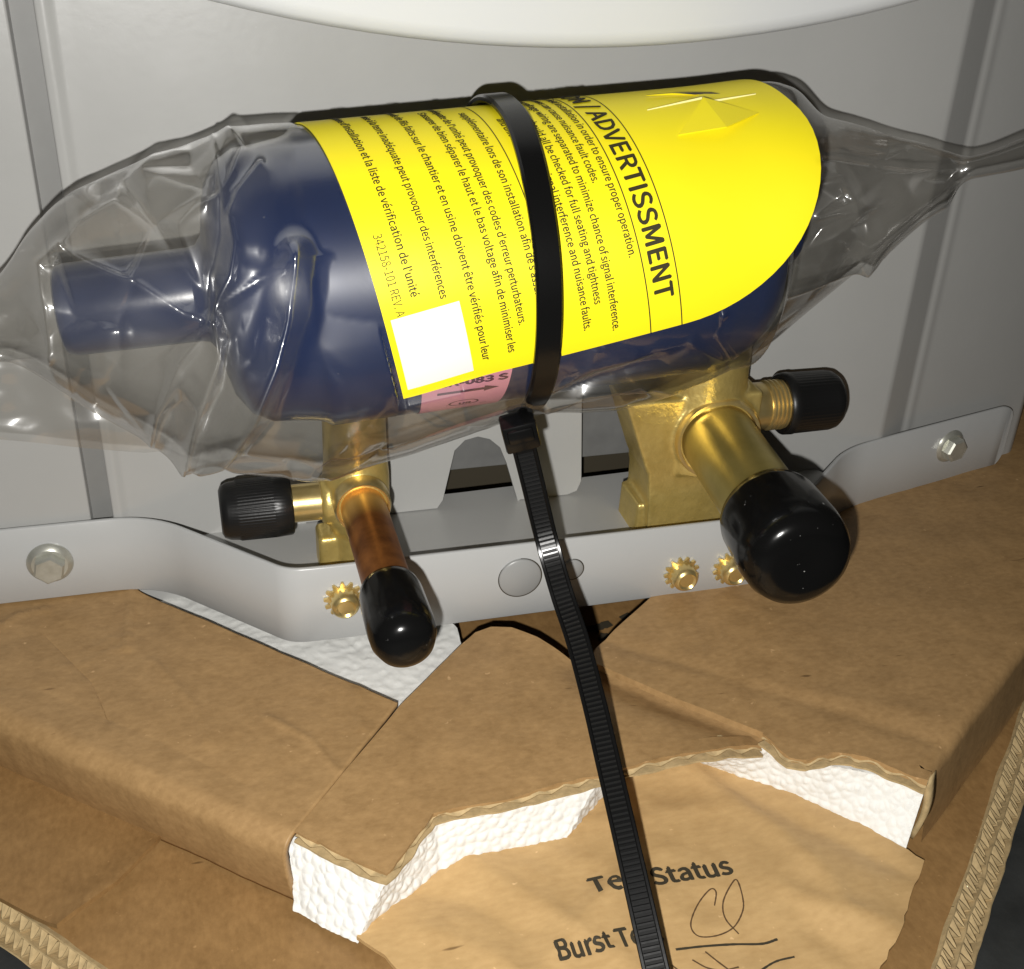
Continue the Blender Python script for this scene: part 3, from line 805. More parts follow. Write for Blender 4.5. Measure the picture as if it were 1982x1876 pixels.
# the film never enters the drier, nor the card above it
ea = (BV2-AX0)@EA
rad = (BV2-AX0)-ea[..., None]*EA; rl = np.linalg.norm(rad, axis=-1)
rmin = np.where((ea > -.004) & (ea < .0925), RD+.0005, np.where((ea > -.0360) & (ea < .1075), .0098, 0.0))
rmin = np.where((ea > -.012) & (ea <= -.004), .0098+(RD+.0005-.0098)*np.clip((ea+.012)/.008, 0, 1), rmin)
rmin = np.where((ea >= .0925) & (ea < .0995), .0098+(RD+.0005-.0098)*np.sqrt(np.clip((.0995-ea)/.007, 0, 1)), rmin)
f_ = np.where(rl < rmin, rmin/np.maximum(rl, 1e-6), 1.0)
BV2 = AX0+ea[..., None]*EA+rad*f_[..., None]
# under the yellow card the film is pressed flat
ea2 = ea; ph = np.arctan2(rad@EFr, rad@EU); tx = .156*ea2+.988*ph*.028; ty = .988*ea2-.156*ph*.028
under = (tx > -.02) & (tx < .0615) & (ty > .011) & (ty < .0985) & ~((ty > .0645) & ((tx-.0275)**2+(ty-.0645)**2 > .0343**2) & (tx > .0275))
rr = np.linalg.norm(rad*f_[..., None], axis=-1)
f2 = np.where(under & (rr > .0277), .0277/rr, 1.0)
rv = BV2-(AX0+ea[..., None]*EA)
BV2 = AX0+ea[..., None]*EA+rv*f2[..., None]
BV2[..., 1] = np.minimum(BV2[..., 1], np.where(BV2[..., 0] < .163, Y_MID-.0008, Y_RIGHT-.002))
V = BV2.reshape(-1, 3); F = []
for i in range(NX-1):
    for j in range(NA):
        k = (j+1) % NA; F.append((i*NA+j, i*NA+k, (i+1)*NA+k, (i+1)*NA+j))
bag = thing('plastic_bag', 'crumpled clear plastic bag wrapped round the blue cylinder', 'bag', tuple(AX0+EA*.05-EU*.032))
film = mesh_obj('film', V, F, M_film, bag)
# loose layer of film behind the lower left
pl = [(-60, 660), (60, 690), (170, 770), (300, 850), (330, 872), (280, 877), (215, 872), (150, 866), (60, 856), (-60, 846)]
P2d = [np.array(p, float) for p in pl]
VV, FF = fill(dense(P2d, 12), 12)
V = []
for p in VV:
    q = on_y(p[0], p[1], .226); q[1] += .0025*n3(p[0]*.012, p[1]*.02, 1)
    V.append(on_y(p[0], p[1], q[1]))
mesh_obj('loose_film', V, FF, M_film, bag)

# ------------------------------------------------------------------ yellow caution card
RT = .0281
tg = thing('caution_card', 'bright yellow printed caution card curved over the bag with a rounded right end', 'card', tuple(cyl(.05, .02, RT)))
def tcard(X, Y, rad=None):
    return cyl(.156*X+.988*Y, .988*X-.156*Y, RT, rad)
X0, X1, Ya, Yb, XC, RC2 = -.016, .0612, .0120, .0645, .0275, .0326
outl = [(X0, Ya), (X1, Ya), (X1, Yb)]
for k in range(1, 20):
    q = math.pi/2*(1-k/20)
    outl.append((XC+(X1-XC)*math.sin(q), Yb+RC2*math.cos(q)))
outl += [(XC, Yb+RC2), (.012, Yb+RC2-.0006), (.0, Yb+RC2-.0035), (-.01, Yb+RC2-.009), (X0, Yb+RC2-.018)]
VV, FF = fill(dense(outl, .0015), .0015)
def lift(X, Y):
    # the stiff card springs off a little at its free lower edge and rounded end
    return RT+.0009*sstep(.050, .0615, X)*sstep(.03, .012, Y)+.0003*sstep(.080, .099, Y)+.0004*n3(X*60, Y*60, 2)*sstep(.06, .09, Y)
rad_of = {}
V = []; 
for p in VV: V.append(tcard(p[0], p[1], lift(*p)))
nV = len(V); F = [tuple(f) for f in FF]
for p in VV: V.append(tcard(p[0], p[1], lift(*p)-.00028))
F += [tuple(i+nV for i in reversed(f)) for f in FF]
# rim
from collections import Counter
ec = Counter()
for f in FF:
    for a, b in zip(f, f[1:]+f[:1]): ec[(a, b)] += 1
for (a, b) in list(ec):
    if (b, a) not in ec: F.append((b, a, a+nV, b+nV))
card = mesh_obj('card_sheet', V, F, M_yellow, tg, angle=60)
def card_text(s_, pxend, Y, em, adv=None, width=None, off=0.0, Xend=None, name='lettering'):
    if Xend is None:
        a, b = cyl_ab(*pxend, RT); Xend = .156*a+.988*b
    V, F = text_verts(s_, em, off)
    wd = V[:, 0].max()
    tgt = width if width else adv*len(s_)
    V[:, 0] *= tgt/wd
    X_ = Xend-tgt+V[:, 0]; Y_ = Y+V[:, 1]
    keep = [f for f in F if min(X_[list(f)]) > X0+.002]
    us = sorted({i for f in keep for i in f})
    if not us: return
    mp = {u: k for k, u in enumerate(us)}
    W = [tcard(X_[i], Y_[i], lift(X_[i], Y_[i])+.00010+V[i, 2]) for i in us]
    mesh_obj(name, W, [tuple(mp[i] for i in f) for f in keep], M_ink, tg, smooth=False)
def card_rule(Y, wd, Xa=X0, Xb=X1, name='rule_line'):
    V, F = [], []
    n_ = 80
    for i in range(n_+1):
        X = Xa+(Xb-Xa)*i/n_
        V += [tcard(X, Y-wd/2, lift(X, Y)+.0001), tcard(X, Y+wd/2, lift(X, Y)+.0001)]
    for i in range(n_): F.append((2*i, 2*i+2, 2*i+3, 2*i+1))
    mesh_obj(name, V, F, M_ink, tg, smooth=False)
card_rule(.0578, .00022); card_rule(.0637, .00022); card_rule(.0410, .0002)
card_text('CAUTION / ADVERTISSMENT', (1290, 575),    .0591, .0047, width=.0640, off=.00005)
A_ = .00073
sm = [('and proper field installation in order to ensure proper operation.', (1215, 500), .0557), ('connections can cause nuisance fault codes.', (1145, 356), .0533),
      ('and low voltage wiring are separated to minimize chance of signal interference.', (1185, 640), .0508), ('connections should all be checked for full seating and tightness', (1150, 590), .0481),
      ('may result in signal interference and nuisance faults.', (1130, 640), .0456), ('and unit check', (1000, 300), .0432),
      ("supplémentaire lors de son installation afin de s'assurer d'un", (1046, 625), .0381), ("inadéquate de l'unité peut provoquer des codes d'erreur perturbateurs.", (1003, 630), .0343),
      ("S'assurer de bien séparer le haut et le bas voltage afin de minimiser les", (985, 682), .0317), ('raccords de fils faits sur le chantier et en usine doivent être vérifiés pour leur', (932, 698), .0270),
      ('mise à la terre inadéquate peut provoquer des interférences', (850, 580), .0221), ("instructions d'installation et la liste de vérification de l'unité", (793, 577), .0174)]
for s_, pe, Y in sm: card_text(s_, pe, Y,    .00190, adv=A_, off=.000015)
card_text('342158-101 REV. A', (768, 615), .0142, .0021, adv=.00083)
# plain white sticker square
def card_patch(Xa, Xb, Ya_, Yb_, n_, m_, name, h=.00012):
    V, F = [], []
    for i in range(n_+1):
        for j in range(n_+1):
            X = Xa+(Xb-Xa)*i/n_; Y = Ya_+(Yb_-Ya_)*j/n_; V.append(tcard(X, Y, lift(X, Y)+h))
    for i in range(n_):
        for j in range(n_): F.append((i*(n_+1)+j, (i+1)*(n_+1)+j, (i+1)*(n_+1)+j+1, i*(n_+1)+j+1))
    return mesh_obj(name, V, F, m_, tg)
card_patch(.0448, .0590, .0131, .0251, 12, M_sticker, 'white_square')
# star cut: raised points and slits
def tri_flap(pts, name, mt=M_yellow):
    pts = [np.asarray(p, float) for p in pts]
    nrm = np.cross(pts[1]-pts[0], pts[2]-pts[0]); nrm /= np.linalg.norm(nrm)
    n_ = len(pts)
    V = pts+[p-nrm*.00028 for p in pts]
    F = [tuple(range(n_)), tuple(range(2*n_-1, n_-1, -1))]+[(i, i+n_, (i+1) % n_+n_, (i+1) % n_) for i in range(n_)]
    mesh_obj(name, V, F, mt, tg, smooth=False)
def on_card(px, py, up=0.0):
    a, b = cyl_ab(px, py, RT); return cyl(a, b, RT, RT+.0004+up)
apexR = at_depth(1361, 188, ((on_card(1361, 200)-CAM)@FWD)-.0008)
tri_flap([on_card(1312, 264), on_card(1402, 258, .0012), apexR], 'cut_point')
tri_flap([on_card(1402, 258, .0012), on_card(1468, 222), apexR], 'cut_point')
apexB = at_depth(1352, 184, ((on_card(1352, 205)-CAM)@FWD)+.004)
tri_flap([on_card(1250, 190), on_card(1300, 186), apexB], 'cut_point')
mesh_obj('cut_shade', [on_card(*q, .0003) for q in ((1300, 187), (1345, 191), (1362, 189), (1394, 189), (1376, 186), (1340, 186))], [(0, 1, 2, 3, 4, 5)], M_print_shade, tg, smooth=False)  # flat black patch painting the shadow gap behind the raised point
def slit(p0, p1, w_=.00022):
    V, F = [], []
    for k in range(9):
        t = k/8; x = p0[0]+(p1[0]-p0[0])*t; y = p0[1]+(p1[1]-p0[1])*t
        q = on_card(x, y, .0002); V += [q-EU*w_*(1-t*.6), q+EU*w_*(1-t*.6)]
    for k in range(8): F.append((2*k, 2*k+2, 2*k+3, 2*k+1))
    mesh_obj('slit', V, F, M_slit, tg, smooth=False)
slit((1358, 196), (1252, 219)); slit((1372, 203), (1462, 188)); 

# ------------------------------------------------------------------ black cable tie
tie = thing('cable_tie', 'black ridged cable tie cinched round bag and card, its long tail hanging down', 'cable tie', tuple(on_z(1270, 1860, Z_BASE+.006)))
RS = RT+.0012
lp = [(1022, 790), (1048, 750), (1058, 700), (1064, 600), (1060, 500), (1047, 400), (1026, 300), (1003, 235)]
ab = [cyl_ab(x, y, RS) for x, y in lp]
# continue over the top and round the back
a_end = ab[-1][0]
b = ab[-1][1]
full = list(ab)
aa = a_end
while b > -math.pi*RS*.98:
    b -= .006; aa -= .0003; full.append((aa, b))
start = (ab[0][0]-.0006, ab[0][1]+.006)
full = [start]+full
sp = spline([np.array([p[0], p[1]]) for p in full], 6)
pts = [cyl(p[0], p[1], RS) for p in sp]
nr = [(EU*math.cos(p[1]/RS)+EFr*math.sin(p[1]/RS)) for p in sp]
# behind the cylinder the strap stays in front of the panel
pts = [np.array([p[0], min(p[1], Y_MID-.0012), p[2]]) for p in pts]
mesh_obj('strap', *ribbon(pts, nr, .0048, .0015), M_tie, tie, angle=40)
hd = at_depth(1006, 835, .2265)
tl = [(1010, 850, .2275), (1030, 930, .2330), (1058, 1045, .2390), (1088, 1150, .2370), (1118, 1240, .2330), (1150, 1360, .2270), (1178, 1480, .2210), (1206, 1600, .2150), (1237, 1735, .2090), (1268, 1870, .2035), (1290, 1960, .200)]
tp = spline([at_depth(*q) for q in tl], 16)
mesh_h = []
tn = []
for i in range(len(tp)):
    c = tp[i]; tn.append(-(c-CAM)/np.linalg.norm(c-CAM)+.25*RGT*0)
t0 = (tp[3]-tp[0]); t0 /= np.linalg.norm(t0)
nh = tn[0]-t0*(tn[0]@t0); nh /= np.linalg.norm(nh); sh = np.cross(t0, nh)
mb = MB(); mb.add(*rbox(hd, (.0068, .0060, .0056), .0006, (sh, t0, nh)))
mb.add(*rbox(hd+nh*.0024-t0*.0008, (.0050, .0030, .0020), .0005, (sh, t0, nh)))
mb.build('head', M_tie, tie, angle=40)
mesh_obj('tail', *ribbon(tp, tn, .0047, .0011), M_tie, tie, angle=40)
# rails and teeth on the tail
Vt = MB()
cum = [0]
for i in range(1, len(tp)): cum.append(cum[-1]+np.linalg.norm(tp[i]-tp[i-1]))
s = .0035
def along(s_):
    i = min(max(1, np.searchsorted(cum, s_)), len(tp)-1)
    t = (s_-cum[i-1])/(cum[i]-cum[i-1]); return tp[i-1]*(1-t)+tp[i]*t, (tp[i]-tp[i-1])/np.linalg.norm(tp[i]-tp[i-1]), tn[i]
while s < cum[-1]-.001:
    c, t_, n_ = along(s); n_ = n_-t_*(n_@t_); n_ /= np.linalg.norm(n_); sd = np.cross(t_, n_)
    hw = .0015; hl = .00034
    base = c+n_*.00045
    Vv = []
    for x in (-hw, hw):
        for (y, z) in ((-hl, 0), (hl, 0), (hl*.5, .00042), (-hl*.8, .00036)): Vv.append(base+sd*x+t_*y+n_*z)
    Vt.add(Vv, [(0, 1, 2, 3), (7, 6, 5, 4), (0, 4, 5, 1), (1, 5, 6, 2), (2, 6, 7, 3), (3, 7, 4, 0)]); s += .00098
o = Vt.build('teeth', M_plastic, tie, smooth=False); o['kind'] = 'stuff'
for sg in (-1, 1):
    rp = []
    for i in range(len(tp)):
        t_ = tp[min(i+1, len(tp)-1)]-tp[max(i-1, 0)]; t_ /= np.linalg.norm(t_); n_ = tn[i]-t_*(tn[i]@t_); n_ /= np.linalg.norm(n_)
        rp.append(tp[i]+np.cross(t_, n_)*sg*.00195+n_*.0007)
    mesh_obj('edge_rail', *ribbon(rp, tn, .0008, .0006), M_tie, tie, angle=40)

# ------------------------------------------------------------------ lower corrugated pad
def pz2(px, py, z): q = on_z(px, py, z); return np.array([q[0], q[1]])
def bumpy(x, y, amp, sc, seed): return amp*(n3(x*sc, y*sc, seed)+.4*n3(x*sc*2.3, y*sc*2.3, seed+4))
pad = thing('corrugated_pad', 'large double wall corrugated cardboard pad lying on the dark floor', 'cardboard', (.06, .16, .0004))
eR0, eR1 = pz2(1985, 1362, Z_BASE), pz2(1808, 1880, Z_BASE)
eL0, eL1 = pz2(0, 1742, Z_BASE), pz2(185, 1872, Z_BASE)
def extend(a, b, ta, tb): return a+(b-a)*ta, a+(b-a)*tb
R0, R1 = extend(eR0, eR1, -1.2, 1.35)
L0, L1 = extend(eL0, eL1, -3.0, 1.6)
poly = [R0, R1, L1, L0, np.array([L0[0], .40]), np.array([R0[0], .40])]
VV, FF = fill(dense(poly, .005), .004)
def pad_h(x, y): return Z_BASE+bumpy(x, y, .0004, 45, 3)*(1 if True else 0)
def edge_drop(p): return 0
V = [(p[0], p[1], pad_h(*p)) for p in VV]
# underside
n = len(V); TH = .0072
V += [(p[0], p[1], Z_BASE-TH) for p in VV]
F = [tuple(f) for f in FF]+[tuple(i+n for i in reversed(f)) for f in FF]
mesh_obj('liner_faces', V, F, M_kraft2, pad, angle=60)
def fluted_edge(p0, p1, z_top, thick, rows, period, inward, parent, seed=1, slant=.006):
    """crushed, upturned cut edge of double wall board: liners as thin bands, the medium as wavy ribbons between them"""
    rnd = random.Random(seed)
    p0 = np.array([*p0, z_top]); p1 = np.array([*p1, z_top]); Ld = np.linalg.norm(p1-p0); t = (p1-p0)/Ld
    ow_ = -np.array([*inward, 0.0]); ow_ /= np.linalg.norm(ow_)
    S = ow_*slant-np.array([0, 0, thick]); wid = np.linalg.norm(S); S /= wid
    Nn = ow_*thick+np.array([0, 0, slant]); Nn /= np.linalg.norm(Nn)
    rowh = wid/rows; dep_ = .0030
    def wobble(u, r): return .00045*n3(u*90, r*3.1, seed)+.0002*n3(u*300, r*2.3, seed+4)
    for r in range(rows+1):
        V, F = [], []; n_ = int(Ld/.0010)
        for i in range(n_+1):
            u = Ld*i/n_; sd_ = r*rowh+(wobble(u, r) if 0 < r else .3*wobble(u, r)); hgt = .0003*n3(u*220, r, seed+9)
            for ds, dd in ((-.00016, hgt), (.00016, hgt), (.00016, -dep_), (-.00016, -dep_)): V.append(p0+t*u+S*(sd_+ds)+Nn*dd)
        for i in range(n_):
            k = 4*i; F += [(k, k+4, k+5, k+1), (k+1, k+5, k+6, k+2), (k, k+3, k+7, k+4)]
        mesh_obj('liner', V, F, M_flute, parent, smooth=False)
    for r in range(rows):
        V, F = [], []; m_ = int(Ld/period*14); phs = rnd.uniform(0, 6)
        for i in range(m_+1):
            u = Ld*i/m_
            ph_ = 2*math.pi*u/period+phs+2.4*n3(u*110, r*5, seed)
            sn = math.sin(ph_); sn = sn*(1.15-.15*sn*sn)+.22*math.sin(2*ph_+1.0+2*n3(u*60, 3, r))
            a0_ = wobble(u, r) if r else .3*wobble(u, r); a1_ = wobble(u, r+1)
            sd_ = (r+.5)*rowh+(a0_+a1_)/2+sn*(rowh/2-.0003)*(1-.18*abs(n3(u*160, 4, r)))
            hgt = -.0003+.0008*n3(u*260, r, seed+2)
            for dt, dd in ((-.00013, hgt), (.00013, hgt), (.00013, -dep_), (-.00013, -dep_)): V.append(p0+t*(u+dt*(1 if math.cos(ph_) > 0 else -1))+S*(sd_+dt)+Nn*dd)
        for i in range(m_):
            k = 4*i; F += [(k, k+4, k+5, k+1), (k+1, k+5, k+6, k+2), (k, k+3, k+7, k+4)]
        mesh_obj('flute', V, F, M_flute, parent, smooth=True)
    q0, q1 = p0-Nn*dep_*.98, p1-Nn*dep_*.98
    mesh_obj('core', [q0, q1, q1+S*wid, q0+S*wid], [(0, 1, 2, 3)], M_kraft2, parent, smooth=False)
def perp(p0, p1, inside):
    t = (p1-p0)/np.linalg.norm(p1-p0); n_ = np.array([-t[1], t[0]])
    return n_ if n_@(np.asarray(inside)-p0) > 0 else -n_
ctr = np.array([.06, .20])
inR = perp(R0, R1, ctr); inL = perp(L0, L1, ctr)
fluted_edge(extend(eR0, eR1, -.25, 1.15)[0], extend(eR0, eR1, -.25, 1.15)[1], Z_BASE+.0004, TH-.0002, 2, .0027, inR, pad, 3, slant=.0062)
fluted_edge(extend(eL0, eL1, -.4, 1.4)[0], extend(eL0, eL1, -.4, 1.4)[1], Z_BASE+.0004, TH-.0002, 2, .0027, inL, pad, 5, slant=.0040)
# black printed mark glimpsed between the flaps
zt_ = Z_BASE+.0009
def ground_stroke(pxs, z, w_, mt, parent, name, m=8, lift_fn=None, taper_=True):
    P = spline([np.array(p, float) for p in pxs], m); V = []; F = []
    Q = []
    for p in P:
        q = on_z(p[0], p[1], z)
        zz = z if lift_fn is None else lift_fn(q[0], q[1])
        if lift_fn is not None:
            for _ in range(4):
                q = on_z(p[0], p[1], zz); zz = lift_fn(q[0], q[1])
            q[2] = zz
        Q.append(q)
    for i in range(len(Q)):
        t = Q[min(i+1, len(Q)-1)]-Q[max(i-1, 0)]; t[2] = 0; t /= np.linalg.norm(t)+1e-12
        s_ = np.array([-t[1], t[0], 0]); k = w_/2*(1.0 if not taper_ else (.75+.5*abs(n3(i*.6, 3, w_*1e4))))
        V += [Q[i]-s_*k, Q[i]+s_*k]
    for i in range(len(Q)-1): F.append((2*i, 2*i+2, 2*i+3, 2*i+1))
    return mesh_obj(name, V, F, mt, parent, smooth=False)
ground_stroke([(1118, 1196), (1128, 1214), (1150, 1216), (1182, 1206)], zt_, .0030, M_print_shade, pad, 'printed_mark')
ground_stroke([(1206, 1190), (1222, 1202), (1216, 1222), (1190, 1236), (1160, 1232)], zt_+.0001, .0042, M_print_shade, pad, 'printed_mark')

# second layer of board lying on the pad at the left, with a raised edge
def slab(name, label, cat, pxpoly, z, thick, step, hfn, m_, jag=0, seed=0, parent=None):
    P = [pz2(x, y, z) for x, y in pxpoly]
    P = dense(P, step, jag, seed=seed)
    VV, FF = fill(P, step); n_ = len(VV)
    V = [(p[0], p[1], hfn(p[0], p[1])) for p in VV]+[(p[0], p[1], hfn(p[0], p[1])-thick) for p in VV]
    F = [tuple(f) for f in FF]+[tuple(i+n_ for i in reversed(f)) for f in FF]
    ec = set()
    for f in FF:
        for a, b in zip(f, f[1:]+f[:1]): ec.add((a, b))
    for (a, b) in list(ec):
        if (b, a) not in ec: F.append((b, a, a+n_, b+n_))
    o = mesh_obj(name, V, F, m_, parent, angle=40)
    if parent is None: tag(o, label, cat)
    return o
_c0, _c1 = pz2(305, 1640, Z_BASE+.0019), pz2(112, 1802, Z_BASE+.0019)
def h_left(x, y):
    d = float(seg_dist(np.array([x, y]), _c0, _c1))
    return Z_BASE+.0019+bumpy(x, y, .0003, 60, 8)+.0016*math.exp(-d/.0035)
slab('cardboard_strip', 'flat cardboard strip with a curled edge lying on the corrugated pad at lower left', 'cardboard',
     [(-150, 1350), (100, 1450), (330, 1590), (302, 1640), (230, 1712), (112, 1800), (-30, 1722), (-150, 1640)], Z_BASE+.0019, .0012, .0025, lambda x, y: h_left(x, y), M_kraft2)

# ------------------------------------------------------------------ foam block
def foam_disp(V, N_, amp, sc):
    out = []
    for v, n_ in zip(V, N_):
        d, pts_ = noise.voronoi(Vector([float(c) for c in v])*sc)
        g = 1.25*(.62-d[0])+.35*min(1.0, (d[1]-d[0])/.5)+.35*noise.noise(Vector([float(c) for c in v])*170)
        hgt = noise.cell(pts_[0]*7.3)            # every bead sits at its own height
        out.append(np.asarray(v)+np.asarray(n_)*amp*(g+hgt*.12-.5))
    return out
ZE = Z_CARD-T_CARD-.0006
fo = thing('foam_block', 'white beaded foam block sandwiched under the torn cardboard', 'foam', (.06, .19, Z_BASE))
topo = [(556, 1614), (640, 1655), (748, 1702), (800, 1640), (850, 1590), (1000, 1550), (1160, 1510), (1240, 1440), (1330, 1420), (1370, 1455), (1500, 1440), (1600, 1480), (1700, 1500), (1790, 1530)]
boto = [(568, 1752), (622, 1785), (692, 1816), (770, 1745), (850, 1688), (980, 1650), (1090, 1628), (1180, 1520), (1290, 1470), (1350, 1472), (1470, 1510), (1570, 1556), (1660, 1600), (1752, 1645)]
# top outline on the upper plane, foot outline on the lower plane
Tp = [pz2(x, y, ZE) for x, y in topo]; Bp = [pz2(x, y, Z_BASE+.003) for x, y in boto]
def resamp(P, n_):
    P = [np.asarray(p) for p in P]; out = []
    m_ = (n_-1)/(len(P)-1)
    for i in range(n_):
        u = i/(n_-1)*(len(P)-1); k = min(int(u), len(P)-2); out.append(P[k]*(1-(u-k))+P[k+1]*(u-k))
    return np.array(out)
NF = 640; NH = 56
Tr, Br = resamp(Tp, NF), resamp(Bp, NF)
V = np.zeros((NF, NH, 3))
for j in range(NH):
    t = j/(NH-1)
    V[:, j, :2] = Tr*(1-t)+Br*t; V[:, j, 2] = ZE*(1-t)+(Z_BASE+.0015)*t
tx_ = np.gradient(V, axis=0); tz_ = np.gradient(V, axis=1)
nn = np.cross(tz_, tx_); nn /= np.linalg.norm(nn, axis=-1, keepdims=True)
cam_dir = CAM-V; sgn = np.sign((nn*cam_dir).sum(-1)); nn *= sgn[..., None]
fade = np.sin(np.linspace(.25, math.pi*.9, NH))[None, :]**.4
W = np.array(foam_disp(V.reshape(-1, 3), nn.reshape(-1, 3), .00042, 540)).reshape(NF, NH, 3)
F = [(i*NH+j, (i+1)*NH+j, (i+1)*NH+j+1, i*NH+j+1) for i in range(NF-1) for j in range(NH-1)]
mesh_obj('cut_face', W.reshape(-1, 3), F, M_eps, fo)
# top face
topout = [p for p in Tp]+[pz2(1900, 1200, ZE), pz2(1600, 1150, ZE), pz2(1400, 1330, ZE), pz2(1050, 1350, ZE), pz2(900, 1275, ZE), pz2(885, 1215, ZE), pz2(820, 1160, ZE), pz2(700, 1000, ZE), pz2(200, 1080, ZE), pz2(250, 1180, ZE)]
VV, FF = fill(dense(topout, .0012), .0008)
V = [(p[0], p[1], ZE) for p in VV]
W = foam_disp(V, [(0, 0, 1)]*len(V), .00034, 600)
mesh_obj('top_face', W, FF, M_eps, fo)

# ------------------------------------------------------------------ printed cardboard lying in front
PF = [([pz2(*q, Z_BASE+.003) for q in pl_], am_, wd_) for pl_, am_, wd_ in (
    ([(1320, 1480), (1480, 1590), (1600, 1700), (1640, 1760)], .0014, .0045), ([(1420, 1520), (1560, 1600), (1770, 1690)], -.0011, .0035), ([(880, 1650), (1060, 1760), (1230, 1876)], .0013, .004),
    ([(760, 1720), (900, 1740), (1010, 1800)], -.0009, .003), ([(1190, 1710), (1120, 1790), (1040, 1890)], .0010, .0022), ([(1290, 1640), (1180, 1730)], .0008, .002), ([(1150, 1590), (1400, 1560)], .0009, .0025),
    ([(1520, 1720), (1600, 1760), (1720, 1790)], .0012, .003), ([(1560, 1790), (1640, 1840), (1650, 1900)], -.0012, .004), ([(820, 1800), (960, 1850), (1010, 1900)], .0009, .003))]
def folds(x, y):
    z = 0; p = np.array([x, y])
    for pl_, am_, wd_ in PF:
        d = min(float(seg_dist(p, a, b)) for a, b in zip(pl_, pl_[1:]))
        if d < wd_*5: z += am_*math.exp(-d/wd_)
    return z
pc_h = lambda x, y: (folds(x, y)+Z_BASE+.0030+bumpy(x, y, .0006, 38, 12)+.0006*abs(n3(x*30+5, y*30, 2))-.0004*abs(n3(x*95, y*95, 6))*2)
pc = slab('printed_cardboard', 'lighter wrinkled cardboard sheet printed Test Status under the cable tie tail', 'cardboard',
     [(690, 1812), (760, 1735), (850, 1665), (1000, 1625), (1090, 1600), (1150, 1500), (1260, 1440), (1400, 1450), (1790, 1662), (1762, 1735), (1745, 1800), (1700, 1880), (1660, 2000), (900, 2000), (800, 1905), (745, 1850)], Z_BASE+.003, .0009, .0018, pc_h, M_kraft3, .00025, 5)
up_h = lambda x, y: pc_h(x, y)+.0002
def ground_text(s_, pL, pR, em, off, mt, parent):
    """lettering along the line pL-pR on the sheet"""
    a = on_z(*pL, Z_BASE+.003); b = on_z(*pR, Z_BASE+.003)
    e1 = (b-a)[:2]; W_ = np.linalg.norm(e1); e1 /= W_; e2 = np.array([-e1[1], e1[0]])
    V, F = text_verts(s_, em, off); V[:, 0] *= W_/V[:, 0].max()
    out = []
    for v in V:
        p = a[:2]+e1*v[0]+e2*v[1]; out.append((p[0], p[1], up_h(*p)+v[2]))
    mesh_obj('lettering', out, F, mt, parent, smooth=False)
ground_text('Test Status', (1146, 1738), (1422, 1692), .0059, .00007, M_print_shade, pc)
ground_text('Burst Test', (1080, 1866), (1286, 1822), .0057, .00007, M_print_shade, pc)
sw = .00034
ground_stroke([(1383, 1753), (1386, 1727), (1374, 1722), (1350, 1752), (1337, 1790), (1352, 1812), (1388, 1811), (1420, 1795), (1437, 1765), (1438, 1740), (1428, 1706), (1418, 1708), (1400, 1745), (1404, 1778), (1430, 1808)], Z_BASE+.003, sw, M_pen, pc, 'pencil_mark', 10, up_h)
ground_stroke([(1308, 1838), (1360, 1832), (1420, 1828), (1475, 1827), (1505, 1818)], Z_BASE+.003, .00062, M_print_shade, pc, 'pen_line', 8, up_h)
ground_stroke([(1365, 1842), (1390, 1862), (1420, 1884), (1440, 1900)], Z_BASE+.003, sw*1.1, M_pen, pc, 'pencil_mark', 8, up_h)
ground_stroke([(1340, 1858), (1370, 1874), (1400, 1878), (1430, 1872)], Z_BASE+.003, sw*1.1, M_pen, pc, 'pencil_mark', 8, up_h)
ground_stroke([(1465, 1884), (1500, 1862), (1538, 1852)], Z_BASE+.003, .0005, M_print_shade, pc, 'pen_line', 8, up_h)
ground_stroke([(1300, 1868), (1320, 1884), (1335, 1900)], Z_BASE+.003, sw*1.1, M_pen, pc, 'pencil_mark', 8, up_h)

